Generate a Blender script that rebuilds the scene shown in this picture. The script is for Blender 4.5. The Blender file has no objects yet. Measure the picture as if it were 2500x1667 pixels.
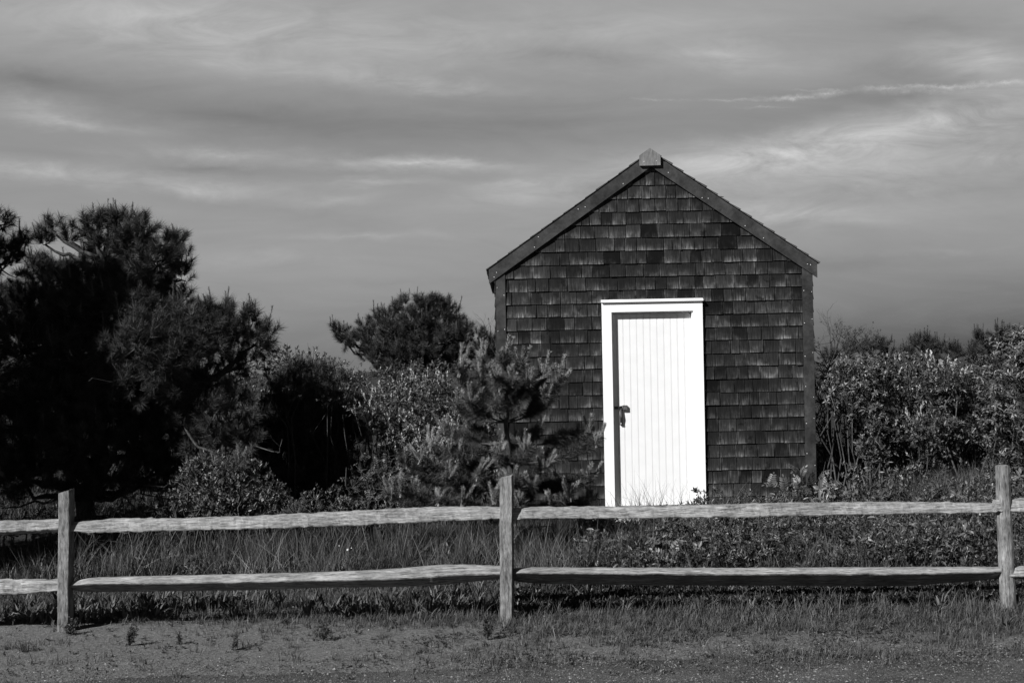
import bpy, math, random
import numpy as np
from mathutils import Vector, Matrix

sc = bpy.context.scene
rng = np.random.default_rng(7)
random.seed(7)

# ------------------------------------------------------------------ camera
F = 2778.0; CX = 1250.0; HY = 900.0; CAMH = 1.65; ROLL = math.radians(1.1)
cd = bpy.data.cameras.new('camera'); cam = bpy.data.objects.new('camera', cd)
sc.collection.objects.link(cam); sc.camera = cam
cd.sensor_width = 36.0; cd.lens = F / 2500 * 36.0
cd.shift_y = (HY - 833.5) / 2500.0
cd.clip_end = 5000; cd.clip_start = 0.05
cr, sr = math.cos(ROLL), math.sin(ROLL)
cam.matrix_world = Matrix(((cr, sr, 0, 0), (0, 0, -1, 0), (-sr, cr, 0, CAMH), (0, 0, 0, 1)))

def P(px, py, Y):
    dx = px - CX; dy = HY - py
    return np.array([(dx * cr + dy * sr) * Y / F, Y, CAMH + (-dx * sr + dy * cr) * Y / F])

# ------------------------------------------------------------------ light
SUN_EL = math.radians(38); SUN_AZ = math.radians(50)      # light travels to +x, +y
sd = bpy.data.lights.new('sun', 'SUN'); sun = bpy.data.objects.new('sun', sd)
sc.collection.objects.link(sun)
sd.energy = 5.0; sd.angle = math.radians(0.5); sd.color = (1, 0.998, 0.995)
ld = Vector((math.sin(SUN_AZ) * math.cos(SUN_EL), math.cos(SUN_AZ) * math.cos(SUN_EL), -math.sin(SUN_EL)))
sun.rotation_euler = ld.to_track_quat('-Z', 'Y').to_euler()
sun.location = (-20, -20, 20)

vs = sc.view_settings
vs.view_transform = 'Standard'; vs.look = 'None'; vs.exposure = 1.0; vs.gamma = 1.0
vs.use_curve_mapping = False

# ------------------------------------------------------------------ sky
w = bpy.data.worlds.new('World'); sc.world = w; w.use_nodes = True
nt = w.node_tree; N = nt.nodes; L = nt.links
for n in list(N): N.remove(n)
def mth(nt_, op, a, b=None, c=None, clamp=False):
    m = nt_.nodes.new('ShaderNodeMath'); m.operation = op; m.use_clamp = clamp
    for i, v in enumerate((a, b, c)):
        if v is None: continue
        if isinstance(v, (int, float)): m.inputs[i].default_value = v
        else: nt_.links.new(v, m.inputs[i])
    return m.outputs[0]
out = N.new('ShaderNodeOutputWorld'); bg = N.new('ShaderNodeBackground')
L.new(bg.outputs[0], out.inputs[0])
tc = N.new('ShaderNodeTexCoord'); sx = N.new('ShaderNodeSeparateXYZ')
L.new(tc.outputs['Generated'], sx.inputs[0])
ay = mth(nt, 'MAXIMUM', mth(nt, 'ABSOLUTE', sx.outputs[1]), 0.15)
A0 = mth(nt, 'DIVIDE', sx.outputs[0], ay)
E0 = mth(nt, 'DIVIDE', sx.outputs[2], ay)
cv = N.new('ShaderNodeCombineXYZ'); L.new(A0, cv.inputs[0]); L.new(E0, cv.inputs[1])
def wnoise(sxx, syy, detail, rough, off=0.0, dist=0.0):
    mp = N.new('ShaderNodeMapping'); L.new(cv.outputs[0], mp.inputs[0])
    mp.inputs['Scale'].default_value = (sxx, syy, 1); mp.inputs['Location'].default_value = (off, off * 1.7, off)
    mp.inputs['Rotation'].default_value = (0, 0, 0)
    nz = N.new('ShaderNodeTexNoise'); nz.inputs['Scale'].default_value = 1.0
    nz.inputs['Detail'].default_value = detail; nz.inputs['Roughness'].default_value = rough
    nz.inputs['Distortion'].default_value = dist
    L.new(mp.outputs[0], nz.inputs['Vector'])
    return mth(nt, 'SUBTRACT', nz.outputs[0], 0.5)
warp = wnoise(6, 14, 6, 0.62, 3.1)
warp2 = wnoise(22, 55, 5, 0.65, 9.1)
E1 = mth(nt, 'ADD', E0, mth(nt, 'ADD', mth(nt, 'MULTIPLY', warp, 0.020), mth(nt, 'MULTIPLY', warp2, 0.014)))
A1 = mth(nt, 'ADD', A0, mth(nt, 'MULTIPLY', wnoise(9, 18, 5, 0.65, 5.5), 0.09))
cw = N.new('ShaderNodeCombineXYZ'); L.new(A1, cw.inputs[0]); L.new(E1, cw.inputs[1])
cw2 = N.new('ShaderNodeCombineXYZ'); L.new(A0, cw2.inputs[0])
L.new(mth(nt, 'ADD', E0, mth(nt, 'ADD', mth(nt, 'MULTIPLY', warp2, 0.006), mth(nt, 'MULTIPLY', wnoise(90, 120, 4, 0.7, 2.2), 0.007))), cw2.inputs[1])
def lin(s):
    s /= 255.0
    return s / 12.92 if s < 0.04045 else ((s + 0.055) / 1.055) ** 2.4
ramp = N.new('ShaderNodeValToRGB'); cr_ = ramp.color_ramp; cr_.interpolation = 'B_SPLINE'
# elevation tan(e): 0 .. 1
stops = [(0.0, 122), (0.02, 132), (0.05, 147), (0.09, 158), (0.13, 161), (0.17, 156), (0.21, 149), (0.27, 158), (0.34, 172), (0.45, 120), (1.0, 80)]
while len(cr_.elements) < len(stops): cr_.elements.new(0.5)
for el, (p, s) in zip(cr_.elements, stops):
    el.position = p; v = lin(s); el.color = (v, v, v, 1)
L.new(E0, ramp.inputs[0])
tot = None; thin = 0.0; neg = 0.0
# streaks of cirrus: centre, half lengths (in photograph pixels of tangent space), tilt, strength
STR = [(450,50,1000,170,.05,18),(80,195,560,75,.05,-20),(620,285,800,85,.10,-15),(1000,110,1400,130,.06,12),(700,165,760,55,.10,14),(2350,160,520,110,.1,12),(2150,420,1300,220,-.15,16),(1250,300,1000,90,0,-9),
 (1030,212,480,40,.05,15),(170,300,340,32,.11,22),(60,255,260,45,.10,14),(60,412,480,45,.07,26),(480,458,600,42,.05,18),
 (520,378,460,40,.03,22),(1010,404,400,32,.03,36),(1080,404,230,20,.03,14),(920,448,280,24,.02,16),(800,492,240,32,-.08,13),(500,415,280,22,0,-10),
 (900,578,420,18,0,12),(650,632,500,36,0,9),(1000,690,600,30,0,-5),(1400,135,480,55,.02,-13),(1780,140,420,70,.08,18),(1500,55,800,110,0,9),
 (2250,55,420,90,0,-12),(2420,140,300,90,.12,18),(2150,170,260,60,0,-8),(2440,204,200,14,-.05,30),(2300,212,170,11,.0,30),(2170,214,140,9,-.02,26),(2250,222,200,14,0,20),(2020,230,120,12,-.10,34),(1930,241,150,9,-.03,30),(1780,246,110,6,.0,20),(1620,243,120,5,.05,16),(1860,262,110,5,0,14),(1980,222,90,6,0,14),
 (2150,330,1050,110,-.20,30),(2350,290,600,90,-.2,12),(2200,225,700,70,-.18,-12),(1720,395,600,85,-.06,22),(1900,520,480,48,.04,22),(1300,470,360,60,-.1,18),(1280,455,180,24,-.1,10),(2450,385,300,40,-.05,10),
 (2350,470,500,50,-.05,-10),(2500,850,1500,420,0,-24),(1950,640,700,60,0,-6),(2300,620,400,30,0,6),(250,560,500,60,0,-8)]
for (x, y, wx, wy, sl, amp) in STR:
    p = P(x, y, 1.0)
    mp = N.new('ShaderNodeMapping'); mp.vector_type = 'TEXTURE'
    L.new((cw2 if wy < 16 else cw).outputs[0], mp.inputs[0])
    mp.inputs['Location'].default_value = (p[0], p[2] - CAMH, 0)
    mp.inputs['Rotation'].default_value = (0, 0, -math.atan(sl) - ROLL)
    mp.inputs['Scale'].default_value = (wx / F, wy / F, 1)
    g = N.new('ShaderNodeTexGradient'); g.gradient_type = 'QUADRATIC_SPHERE'
    L.new(mp.outputs[0], g.inputs[0])
    if wy < 16: thin = mth(nt, 'MULTIPLY_ADD', g.outputs[1], amp * 0.0055, thin)
    elif amp < 0: neg = mth(nt, 'MULTIPLY_ADD', g.outputs[1], amp * 0.0062, neg)
    else: tot = mth(nt, 'MULTIPLY_ADD', g.outputs[1], amp * 0.0062, tot if tot is not None else 0.0)
fine = mth(nt, 'ADD', mth(nt, 'MULTIPLY', wnoise(11, 38, 10, 0.66, 1.3, 0.8), 4.2), 1.0)
tot = mth(nt, 'ADD', mth(nt, 'MULTIPLY', tot, fine), mth(nt, 'MULTIPLY', thin, mth(nt, 'MAXIMUM', mth(nt, 'MULTIPLY_ADD', wnoise(60, 90, 6, 0.75, 4.4), 5.0, 1.0), 0.0)))
val = mth(nt, 'ADD', mth(nt, 'ADD', ramp.outputs[0], neg), tot)
val = mth(nt, 'ADD', val, mth(nt, 'MULTIPLY', wnoise(5.5, 30, 10, 0.62, 7.7, 0.6), 0.13))
val = mth(nt, 'MAXIMUM', val, 0.02)
sky = N.new('ShaderNodeTexSky'); sky.sky_type = 'NISHITA'; sky.sun_disc = False
sky.sun_elevation = SUN_EL; sky.sun_rotation = SUN_AZ + math.pi
bw = N.new('ShaderNodeRGBToBW'); L.new(sky.outputs[0], bw.inputs[0])
skyv = mth(nt, 'MULTIPLY', bw.outputs[0], 0.05)
skyv = mth(nt, 'MINIMUM', skyv, 0.2)
val = mth(nt, 'ADD', mth(nt, 'MULTIPLY', val, 9.0), mth(nt, 'MULTIPLY', skyv, 0.5))
hi = N.new('ShaderNodeMapRange'); L.new(sx.outputs[2], hi.inputs[0])
hi.inputs[1].default_value = 0.35; hi.inputs[2].default_value = 0.8; hi.inputs[3].default_value = 1.0; hi.inputs[4].default_value = 0.35
val = mth(nt, 'MULTIPLY', val, hi.outputs[0])
L.new(val, bg.inputs[0]); bg.inputs[1].default_value = 0.05

# ------------------------------------------------------------------ helpers
def tag(o, label=None, cat=None, group=None, kind=None):
    if label: o['label'] = label
    if cat: o['category'] = cat
    if group: o['group'] = group
    if kind: o['kind'] = kind
    return o
def empty(name, loc, label, cat, group=None):
    o = bpy.data.objects.new(name, None); sc.collection.objects.link(o)
    o.location = Vector([float(v) for v in loc]); o.empty_display_size = 0.1
    return tag(o, label, cat, group)
class MB:
    def __init__(s): s.V = []; s.T = []; s.Q = []; s.n = 0; s.tone = []; s.uv = []; s.mt = []; s.mq = []
    def add(s, V, T=None, Q=None, tone=0.5, uv=None, mat=0):
        V = np.asarray(V, float).reshape(-1, 3)
        if T is not None and len(T):
            T = np.asarray(T, np.int64).reshape(-1, 3); s.T.append(T + s.n); s.mt.append(np.full(len(T), mat))
        if Q is not None and len(Q):
            Q = np.asarray(Q, np.int64).reshape(-1, 4); s.Q.append(Q + s.n); s.mq.append(np.full(len(Q), mat))
        s.V.append(V); s.n += len(V)
        t = np.broadcast_to(np.asarray(tone, float), (len(V),)) ; s.tone.append(t)
        s.uv.append(np.zeros((len(V), 2)) if uv is None else np.asarray(uv, float).reshape(-1, 2))
        return s
    def build(s, name, mats, parent=None, smooth=False, origin=None):
        if not isinstance(mats, (list, tuple)): mats = [mats]
        V = np.concatenate(s.V)
        if parent is not None:
            o_ = parent; off = np.zeros(3)
            while o_ is not None:
                off = off + np.array(o_.location); o_ = o_.parent
            V = V - off
        elif origin is not None: V = V - np.asarray(origin, float)
        T = np.concatenate(s.T) if s.T else np.zeros((0, 3), np.int64)
        Q = np.concatenate(s.Q) if s.Q else np.zeros((0, 4), np.int64)
        me = bpy.data.meshes.new(name)
        me.vertices.add(len(V)); me.vertices.foreach_set('co', V.astype(np.float32).ravel())
        li = np.concatenate([T.ravel(), Q.ravel()]).astype(np.int32)
        me.loops.add(len(li)); me.loops.foreach_set('vertex_index', li)
        me.polygons.add(len(T) + len(Q))
        ls = np.concatenate([np.arange(len(T)) * 3, len(T) * 3 + np.arange(len(Q)) * 4]).astype(np.int32)
        me.polygons.foreach_set('loop_start', ls)
        for m in mats: me.materials.append(m)
        if len(mats) > 1:
            mi = np.concatenate((s.mt or [np.zeros(0)]) + (s.mq or [np.zeros(0)])).astype(np.int32)
            me.polygons.foreach_set('material_index', mi)
        me.update(calc_edges=True)
        a = me.attributes.new('tone', 'FLOAT', 'POINT'); a.data.foreach_set('value', np.concatenate(s.tone).astype(np.float32))
        a = me.attributes.new('wuv', 'FLOAT_VECTOR', 'POINT')
        uv = np.concatenate(s.uv); uv3 = np.zeros((len(uv), 3), np.float32); uv3[:, :2] = uv
        a.data.foreach_set('vector', uv3.ravel())
        me.validate()
        me.polygons.foreach_set('use_smooth', np.full(len(me.polygons), bool(smooth)))
        o = bpy.data.objects.new(name, me); sc.collection.objects.link(o)
        if parent is not None: o.parent = parent
        elif origin is not None: o.location = Vector([float(v) for v in origin])
        return o
BOXQ = [(0,3,2,1),(4,5,6,7),(0,1,5,4),(1,2,6,5),(2,3,7,6),(3,0,4,7)]
def box(mb, x0, x1, y0, y1, z0, z1, **k):
    V = [(x0,y0,z0),(x1,y0,z0),(x1,y1,z0),(x0,y1,z0),(x0,y0,z1),(x1,y0,z1),(x1,y1,z1),(x0,y1,z1)]
    return mb.add(V, None, BOXQ, **k)
def frames(D, spin=None):
    D = D / np.linalg.norm(D, axis=1, keepdims=True)
    ref = np.where(np.abs(D[:, 2:3]) > 0.9, np.array([[1., 0, 0]]), np.array([[0, 0, 1.]]))
    U = np.cross(ref, D); U /= np.linalg.norm(U, axis=1, keepdims=True)
    W = np.cross(D, U)
    if spin is not None:
        c, s_ = np.cos(spin)[:, None], np.sin(spin)[:, None]
        U, W = U * c + W * s_, W * c - U * s_
    return np.stack([U, W, D], axis=2)      # columns
def scatter(mb, temps, pos, dirs, scale, tone, r=None, spin=None, mat=0):
    """instance triangle templates (V,T,tone) at pos along dirs"""
    r = r or rng
    n = len(pos)
    if n == 0: return
    R = frames(dirs, r.uniform(0, 2 * math.pi, n) if spin is None else spin)
    scale = np.broadcast_to(scale, (n,)); tone = np.broadcast_to(tone, (n,))
    which = r.integers(0, len(temps), n)
    for k, (TV, TT, Tt) in enumerate(temps):
        idx = np.where(which == k)[0]
        if not len(idx): continue
        V = np.einsum('nij,kj->nki', R[idx], TV) * scale[idx, None, None] + pos[idx, None, :]
        T = TT[None] + (np.arange(len(idx)) * len(TV))[:, None, None]
        t = np.clip(tone[idx, None] + Tt[None] - 0.5, 0, 1)
        mb.add(V.reshape(-1, 3), T.reshape(-1, 3), None, tone=t.ravel(), mat=mat)
def tube(mb, pts, rad, k=6, tone=0.5, cap=True, mat=0, lump=0.0):
    pts = np.asarray(pts, float); n = len(pts)
    rad = np.broadcast_to(np.asarray(rad, float), (n,))
    tg = np.gradient(pts, axis=0); R = frames(tg + 1e-9)
    # keep frames consistent
    for i in range(1, n):
        u = R[i - 1][:, 0] - R[i][:, 2] * np.dot(R[i - 1][:, 0], R[i][:, 2]); u /= np.linalg.norm(u) + 1e-12
        R[i][:, 0] = u; R[i][:, 1] = np.cross(R[i][:, 2], u)
    a = np.arange(k) * 2 * math.pi / k
    V = []
    for i in range(n):
        rr = rad[i] * (1 + (rng.uniform(-lump, lump, k) if lump else 0))
        V.append(pts[i] + (np.cos(a) * rr)[:, None] * R[i][:, 0] + (np.sin(a) * rr)[:, None] * R[i][:, 1])
    V = np.concatenate(V); Q = []
    for i in range(n - 1):
        for j in range(k):
            Q.append((i * k + j, i * k + (j + 1) % k, (i + 1) * k + (j + 1) % k, (i + 1) * k + j))
    T = []
    if cap:
        V = np.concatenate([V, pts[:1], pts[-1:]]); c0 = n * k; c1 = c0 + 1
        for j in range(k):
            T.append((c0, (j + 1) % k, j)); T.append((c1, (n - 1) * k + j, (n - 1) * k + (j + 1) % k))
    mb.add(V, T, Q, tone=tone, mat=mat)
def curve_pts(a, b, sag=0.0, wig=0.0, n=7):
    a = np.asarray(a, float); b = np.asarray(b, float); t = np.linspace(0, 1, n)[:, None]
    L_ = np.linalg.norm(b - a)
    p = a + (b - a) * t; p[:, 2] += -sag * L_ * np.sin(t[:, 0] * math.pi)
    if wig:
        nn = rng.normal(0, wig * L_, (n, 3)); nn[0] = 0; nn[-1] = 0; p += nn
    return p

# ------------------------------------------------------------------ materials
def new_mat(name):
    m = bpy.data.materials.new(name); m.use_nodes = True
    b = m.node_tree.nodes['Principled BSDF']; b.inputs['Specular IOR Level'].default_value = 0.2
    b.inputs['Roughness'].default_value = 0.8
    return m, m.node_tree, b
def attr(nt_, name, out_='Fac'):
    a = nt_.nodes.new('ShaderNodeAttribute'); a.attribute_name = name; return a.outputs[out_]
def nz(nt_, vec, scale, detail=4, rough=0.6, dist=0.0, sc3=None):
    if sc3 is not None:
        mp = nt_.nodes.new('ShaderNodeMapping'); mp.inputs['Scale'].default_value = sc3
        nt_.links.new(vec, mp.inputs[0]); vec = mp.outputs[0]
    t = nt_.nodes.new('ShaderNodeTexNoise'); t.inputs['Scale'].default_value = scale
    t.inputs['Detail'].default_value = detail; t.inputs['Roughness'].default_value = rough
    t.inputs['Distortion'].default_value = dist
    nt_.links.new(vec, t.inputs['Vector']); return t.outputs[0]
def mrange(nt_, v, a, b, c, d, smooth=False):
    m = nt_.nodes.new('ShaderNodeMapRange')
    if smooth: m.interpolation_type = 'SMOOTHSTEP'
    nt_.links.new(v, m.inputs[0])
    for i, x in enumerate((a, b, c, d)): m.inputs[i + 1].default_value = x
    return m.outputs[0]
def bump(nt_, b, h, strength, dist):
    bp = nt_.nodes.new('ShaderNodeBump'); bp.inputs['Strength'].default_value = strength
    bp.inputs['Distance'].default_value = dist
    nt_.links.new(h, bp.inputs['Height']); nt_.links.new(bp.outputs[0], b.inputs['Normal'])
def objco(nt_):
    return nt_.nodes.new('ShaderNodeTexCoord').outputs['Object']

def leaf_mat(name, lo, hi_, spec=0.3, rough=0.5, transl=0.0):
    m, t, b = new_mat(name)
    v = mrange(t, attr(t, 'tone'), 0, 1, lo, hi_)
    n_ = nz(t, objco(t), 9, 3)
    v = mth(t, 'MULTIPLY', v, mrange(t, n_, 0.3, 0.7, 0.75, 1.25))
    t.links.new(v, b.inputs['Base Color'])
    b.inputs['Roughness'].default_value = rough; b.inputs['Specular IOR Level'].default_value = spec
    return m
M_needle = leaf_mat('pine_needles', 0.005, 0.062, 0.15, 0.6)
M_needle_y = leaf_mat('young_pine_needles', 0.010, 0.175, 0.15, 0.6)
M_leaf = leaf_mat('shrub_leaves', 0.012, 0.085, 0.35, 0.45)
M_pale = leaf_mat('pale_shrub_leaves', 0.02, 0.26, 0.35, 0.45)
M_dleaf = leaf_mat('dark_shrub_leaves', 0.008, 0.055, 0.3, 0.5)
M_grass = leaf_mat('grass_blades', 0.012, 0.10, 0.2, 0.6)
M_dry = leaf_mat('dry_grass_stems', 0.05, 0.20, 0.2, 0.7)
M_petal = leaf_mat('white_petals', 0.3, 0.45, 0.2, 0.6)

def bark():
    m, t, b = new_mat('pine_bark')
    n_ = nz(t, objco(t), 30, 4, sc3=(1, 1, 0.4))
    t.links.new(mrange(t, n_, 0.3, 0.7, 0.010, 0.055), b.inputs['Base Color'])
    bump(t, b, n_, 0.8, 0.01)
    return m
M_bark = bark()
def twig():
    m, t, b = new_mat('grey_twig_bark')
    t.links.new(mrange(t, nz(t, objco(t), 40, 3), 0.3, 0.7, 0.015, 0.05), b.inputs['Base Color'])
    return m
M_twig = twig()

def wood(name, lo, hi_, scale3, blot=0.35, bmp=0.6, crack=True, contrast=(0.3, 0.72)):
    m, t, b = new_mat(name); oc = objco(t)
    g = nz(t, oc, 1, 6, 0.65, 0.25, sc3=scale3)
    g2 = nz(t, oc, 1, 5, 0.7, 0.15, sc3=tuple(x * 2.7 for x in scale3))
    bl = nz(t, oc, 5, 4, 0.6)
    v = mth(t, 'ADD', mth(t, 'MULTIPLY', g, 0.5), mth(t, 'MULTIPLY', g2, 0.5))
    v2 = mrange(t, v, contrast[0], contrast[1], lo, hi_)
    v2 = mth(t, 'MULTIPLY', v2, mrange(t, bl, 0.3, 0.7, 1 - blot, 1 + blot))
    if crack:
        ck = nz(t, oc, 1, 3, 0.5, 0.6, sc3=tuple(x * 0.8 for x in scale3))
        v2 = mth(t, 'MULTIPLY', v2, mrange(t, mth(t, 'ABSOLUTE', mth(t, 'SUBTRACT', ck, 0.36)), 0.0, 0.012, 0.45, 1.0))
    t.links.new(v2, b.inputs['Base Color'])
    bump(t, b, v, bmp, 0.006)
    return m
M_rail = wood('weathered_rail_wood', 0.05, 0.27, (7, 95, 95), 0.28, 0.9, True, (0.40, 0.62))
M_post = wood('weathered_post_wood', 0.03, 0.21, (55, 55, 9), 0.4, 0.9, True, (0.38, 0.64))
M_trim = wood('dark_cedar_trim', 0.008, 0.042, (10, 30, 10), 0.5, 0.3, False)
M_cap = wood('ridge_cap_wood', 0.04, 0.19, (60, 60, 8), 0.3, 0.4)

def shingle():
    m, t, b = new_mat('cedar_shingles'); oc = objco(t)
    uv = attr(t, 'wuv', 'Vector'); s_ = t.nodes.new('ShaderNodeSeparateXYZ'); t.links.new(uv, s_.inputs[0])
    tone = attr(t, 'tone')
    gr = nz(t, oc, 1, 5, 0.65, 0.1, sc3=(95, 95, 5))
    bl = nz(t, oc, 6.5, 3, 0.6)
    base = mth(t, 'MULTIPLY', mrange(t, tone, 0, 1, 0.001, 0.0155), mrange(t, gr, 0.3, 0.7, 0.5, 1.6))
    # weathered grey towards the lower lip and the side edges of each shingle, uneven along the wall
    v = s_.outputs[1]; u = s_.outputs[0]
    tn_ = mrange(t, tone, -2, -1, 0.0, 1.0); low = mth(t, 'POWER', mth(t, 'SUBTRACT', 1.0, v, clamp=True), 2.6)
    eu = mth(t, 'ABSOLUTE', mth(t, 'SUBTRACT', u, 0.5))
    side = mth(t, 'POWER', mth(t, 'MULTIPLY', eu, 2.0), 9.0)
    wear = mth(t, 'MULTIPLY', mth(t, 'MAXIMUM', low, mth(t, 'MULTIPLY', side, 0.7)), mrange(t, bl, 0.42, 0.72, 0.12, 1.0, True))
    wear = mth(t, 'MULTIPLY', wear, mrange(t, gr, 0.38, 0.66, 0.1, 1.5))
    wear = mth(t, 'MULTIPLY', wear, mrange(t, tone, 0, 1, 0.35, 1.3))
    lip = mrange(t, v, 0.0, 0.035, 0.022, 0.0)
    c = mth(t, 'ADD', mth(t, 'ADD', base, mth(t, 'MULTIPLY', wear, 0.14)), lip)
    c = mth(t, 'MULTIPLY', c, mrange(t, nz(t, oc, 1.0, 4, 0.6, 0.3, sc3=(2.6, 2.6, 1.1)), 0.35, 0.65, 0.6, 1.35))
    st = nz(t, oc, 7, 4, 0.7); 
    c = mth(t, 'MULTIPLY', c, mrange(t, st, 0.32, 0.42, 0.3, 1.0, True))
    c = mth(t, 'MULTIPLY', c, mth(t, 'MAXIMUM', tn_, mrange(t, bl, .45, .65, .06, .9)))
    t.links.new(c, b.inputs['Base Color'])
    b.inputs['Roughness'].default_value = 0.75; b.inputs['Specular IOR Level'].default_value = 0.12
    bump(t, b, gr, 0.35, 0.003)
    return m
M_shingle = shingle()
M_roof = wood('roof_shingle_wood', 0.015, 0.085, (12, 60, 60), 0.4, 0.3, False)
def simple(name, v, rough=0.5, spec=0.3, metal=0.0, var=0.1, sc_=20):
    m, t, b = new_mat(name)
    t.links.new(mrange(t, nz(t, objco(t), sc_, 4), 0.3, 0.7, v * (1 - var), v * (1 + var)), b.inputs['Base Color'])
    b.inputs['Roughness'].default_value = rough; b.inputs['Specular IOR Level'].default_value = spec
    b.inputs['Metallic'].default_value = metal
    return m
M_white = simple('white_door_paint', 0.57, 0.45, 0.3, 0, 0.03, 8)
M_whitet = simple('white_trim_paint', 0.66, 0.5, 0.3, 0, 0.03, 6)
M_dark = simple('dark_sheathing', 0.01)
M_iron = simple('black_iron', 0.012, 0.45, 0.5, 0.0, 0.4, 60)
M_steel = simple('dull_padlock_steel', 0.09, 0.4, 0.5, 0.3, 0.3, 60)
M_nail = simple('nail_heads', 0.7, 0.4, 0.5, 0.0)
M_stone = simple('concrete_footing', 0.25, 0.9, 0.2, 0, 0.4, 12)

def ground_mat(name, road=False):
    m, t, b = new_mat(name); oc = objco(t)
    f = nz(t, oc, 160, 3, 0.8); f2 = nz(t, oc, 45, 4, 0.7); p = nz(t, oc, 2.2, 5, 0.65); q = nz(t, oc, 9, 4, 0.6)
    if road:
        v = mrange(t, f, 0.35, 0.68, 0.02, 0.125)
        v = mth(t, 'MULTIPLY', v, mrange(t, f2, 0.3, 0.7, 0.55, 1.4))
        v = mth(t, 'MULTIPLY', v, mrange(t, p, 0.35, 0.65, 0.72, 1.25))
    else:
        sand = mth(t, 'MULTIPLY', mrange(t, f, 0.3, 0.7, 0.055, 0.165), mrange(t, f2, 0.35, 0.65, 0.55, 1.35))
        soil = mth(t, 'MULTIPLY', mrange(t, f, 0.3, 0.7, 0.010, 0.042), mrange(t, f2, 0.3, 0.7, 0.6, 1.4))
        sp = t.nodes.new('ShaderNodeSeparateXYZ'); t.links.new(oc, sp.inputs[0])
        # sand on the verge towards the left, dark soil under the growth further back and to the right
        k = mth(t, 'ADD', mth(t, 'MULTIPLY', mth(t, 'SUBTRACT', 7.55, sp.outputs[1]), 1.1), mth(t, 'MULTIPLY', sp.outputs[0], -0.22))
        k = mth(t, 'ADD', k, mth(t, 'MULTIPLY', mth(t, 'SUBTRACT', p, 0.5), 2.2))
        k = mth(t, 'ADD', k, mth(t, 'MULTIPLY', mth(t, 'SUBTRACT', q, 0.5), 1.6))
        k = mrange(t, k, -0.4, 0.5, 0, 1, True)
        mx = t.nodes.new('ShaderNodeMix'); mx.data_type = 'FLOAT'
        t.links.new(k, mx.inputs[0]); t.links.new(soil, mx.inputs[2]); t.links.new(sand, mx.inputs[3])
        v = mx.outputs[0]
    t.links.new(v, b.inputs['Base Color']); b.inputs['Roughness'].default_value = 0.95
    b.inputs['Specular IOR Level'].default_value = 0.05
    bump(t, b, mth(t, 'ADD', f, f2), 0.95, 0.013)
    return m
M_ground = ground_mat('sandy_soil'); M_road = ground_mat('gravel_road_surface', True)
M_pebble = leaf_mat('pebbles', 0.02, 0.30, 0.2, 0.7)

# ------------------------------------------------------------------ ground
def sstep(x, a, b):
    t = np.clip((x - a) / (b - a), 0, 1); return t * t * (3 - 2 * t)
_ph = rng.uniform(0, 6.28, 40); _fr = rng.uniform(-1, 1, (20, 2))
def gnoise(x, y, s):
    v = 0
    for i in range(7):
        k = _fr[i] * s * (1 + 0.35 * i) * 2.2
        v = v + np.sin(x * k[0] + y * k[1] + _ph[i]) / (1 + 0.4 * i)
    return v / 3.5
def gh(x, y):
    x = np.asarray(x, float); y = np.asarray(y, float)
    h = 0.33 * sstep(y, 9.2, 12.5) * sstep(x, 2.9, 3.9)
    h = h + 0.10 * sstep(y, 9.5, 12.0) * sstep(-x, -0.3, 2.0)
    h = h + 0.05 * sstep(y, 8.2, 10.5) * sstep(x, 0.0, 0.6)
    h = h + 0.9 * sstep(y, 16, 60)                       # low dune far behind
    h = h + 0.012 * gnoise(x, y, 3.0) * sstep(y, 5.0, 7.0) + 0.02 * gnoise(x, y, 0.9) * sstep(y, 7.6, 9.0)
    return h
def grid_axis(fine0, fine1, step, far0, far1):
    a = list(np.arange(fine0, fine1, step)); s = step
    x = a[-1]
    while x < far1: s *= 1.35; x += s; a.append(x)
    x = a[0]; s = step
    while x > far0: s *= 1.35; x -= s; a.insert(0, x)
    return np.array(a)
gx = grid_axis(-6, 8, 0.06, -1500, 1500); gy = grid_axis(4, 16, 0.06, -400, 2500)
X, Y = np.meshgrid(gx, gy); Z = gh(X, Y)
nearw = sstep(Y, 5.2, 6.2) * (1 - sstep(Y, 12, 16)) * sstep(X, -6, -5) * (1 - sstep(X, 7, 8))
Z = Z + rng.normal(0, 0.0035, Z.shape) * nearw
V = np.stack([X, Y, Z], -1).reshape(-1, 3); nx_, ny_ = len(gx), len(gy)
ii = (np.arange(ny_ - 1)[:, None] * nx_ + np.arange(nx_ - 1)[None]).ravel()
Q = np.stack([ii, ii + 1, ii + nx_ + 1, ii + nx_], -1)
tag(MB().add(V, None, Q).build('ground', M_ground, smooth=True), kind='structure')
# gravel road sheet
def road_edge(x):
    return 6.17 + 0.036 * (x + 2.7) * 1.5 + 0.05 * gnoise(x, x * 0.3, 3.0) + 0.03 * gnoise(x, 2 + x, 11.0) + 0.02 * gnoise(x, x, 37.0)
rx = grid_axis(-5, 6, 0.03, -300, 300)
rows = []
for s_ in (0.0, 0.03, 0.3, 0.8, 1.6, 3.0, 6.0, 9.0):
    yy = road_edge(rx) - s_
    rows.append(np.stack([rx, yy, gh(rx, yy) + (0.010 if s_ > 0 else -0.012)], -1))
V = np.concatenate(rows); n_ = len(rx); Q = []
for r_ in range(len(rows) - 1):
    k = r_ * n_ + np.arange(n_ - 1); Q.append(np.stack([k, k + n_, k + n_ + 1, k + 1], -1))
tag(MB().add(V, None, np.concatenate(Q)).build('road', M_road, smooth=True), kind='structure')
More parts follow.
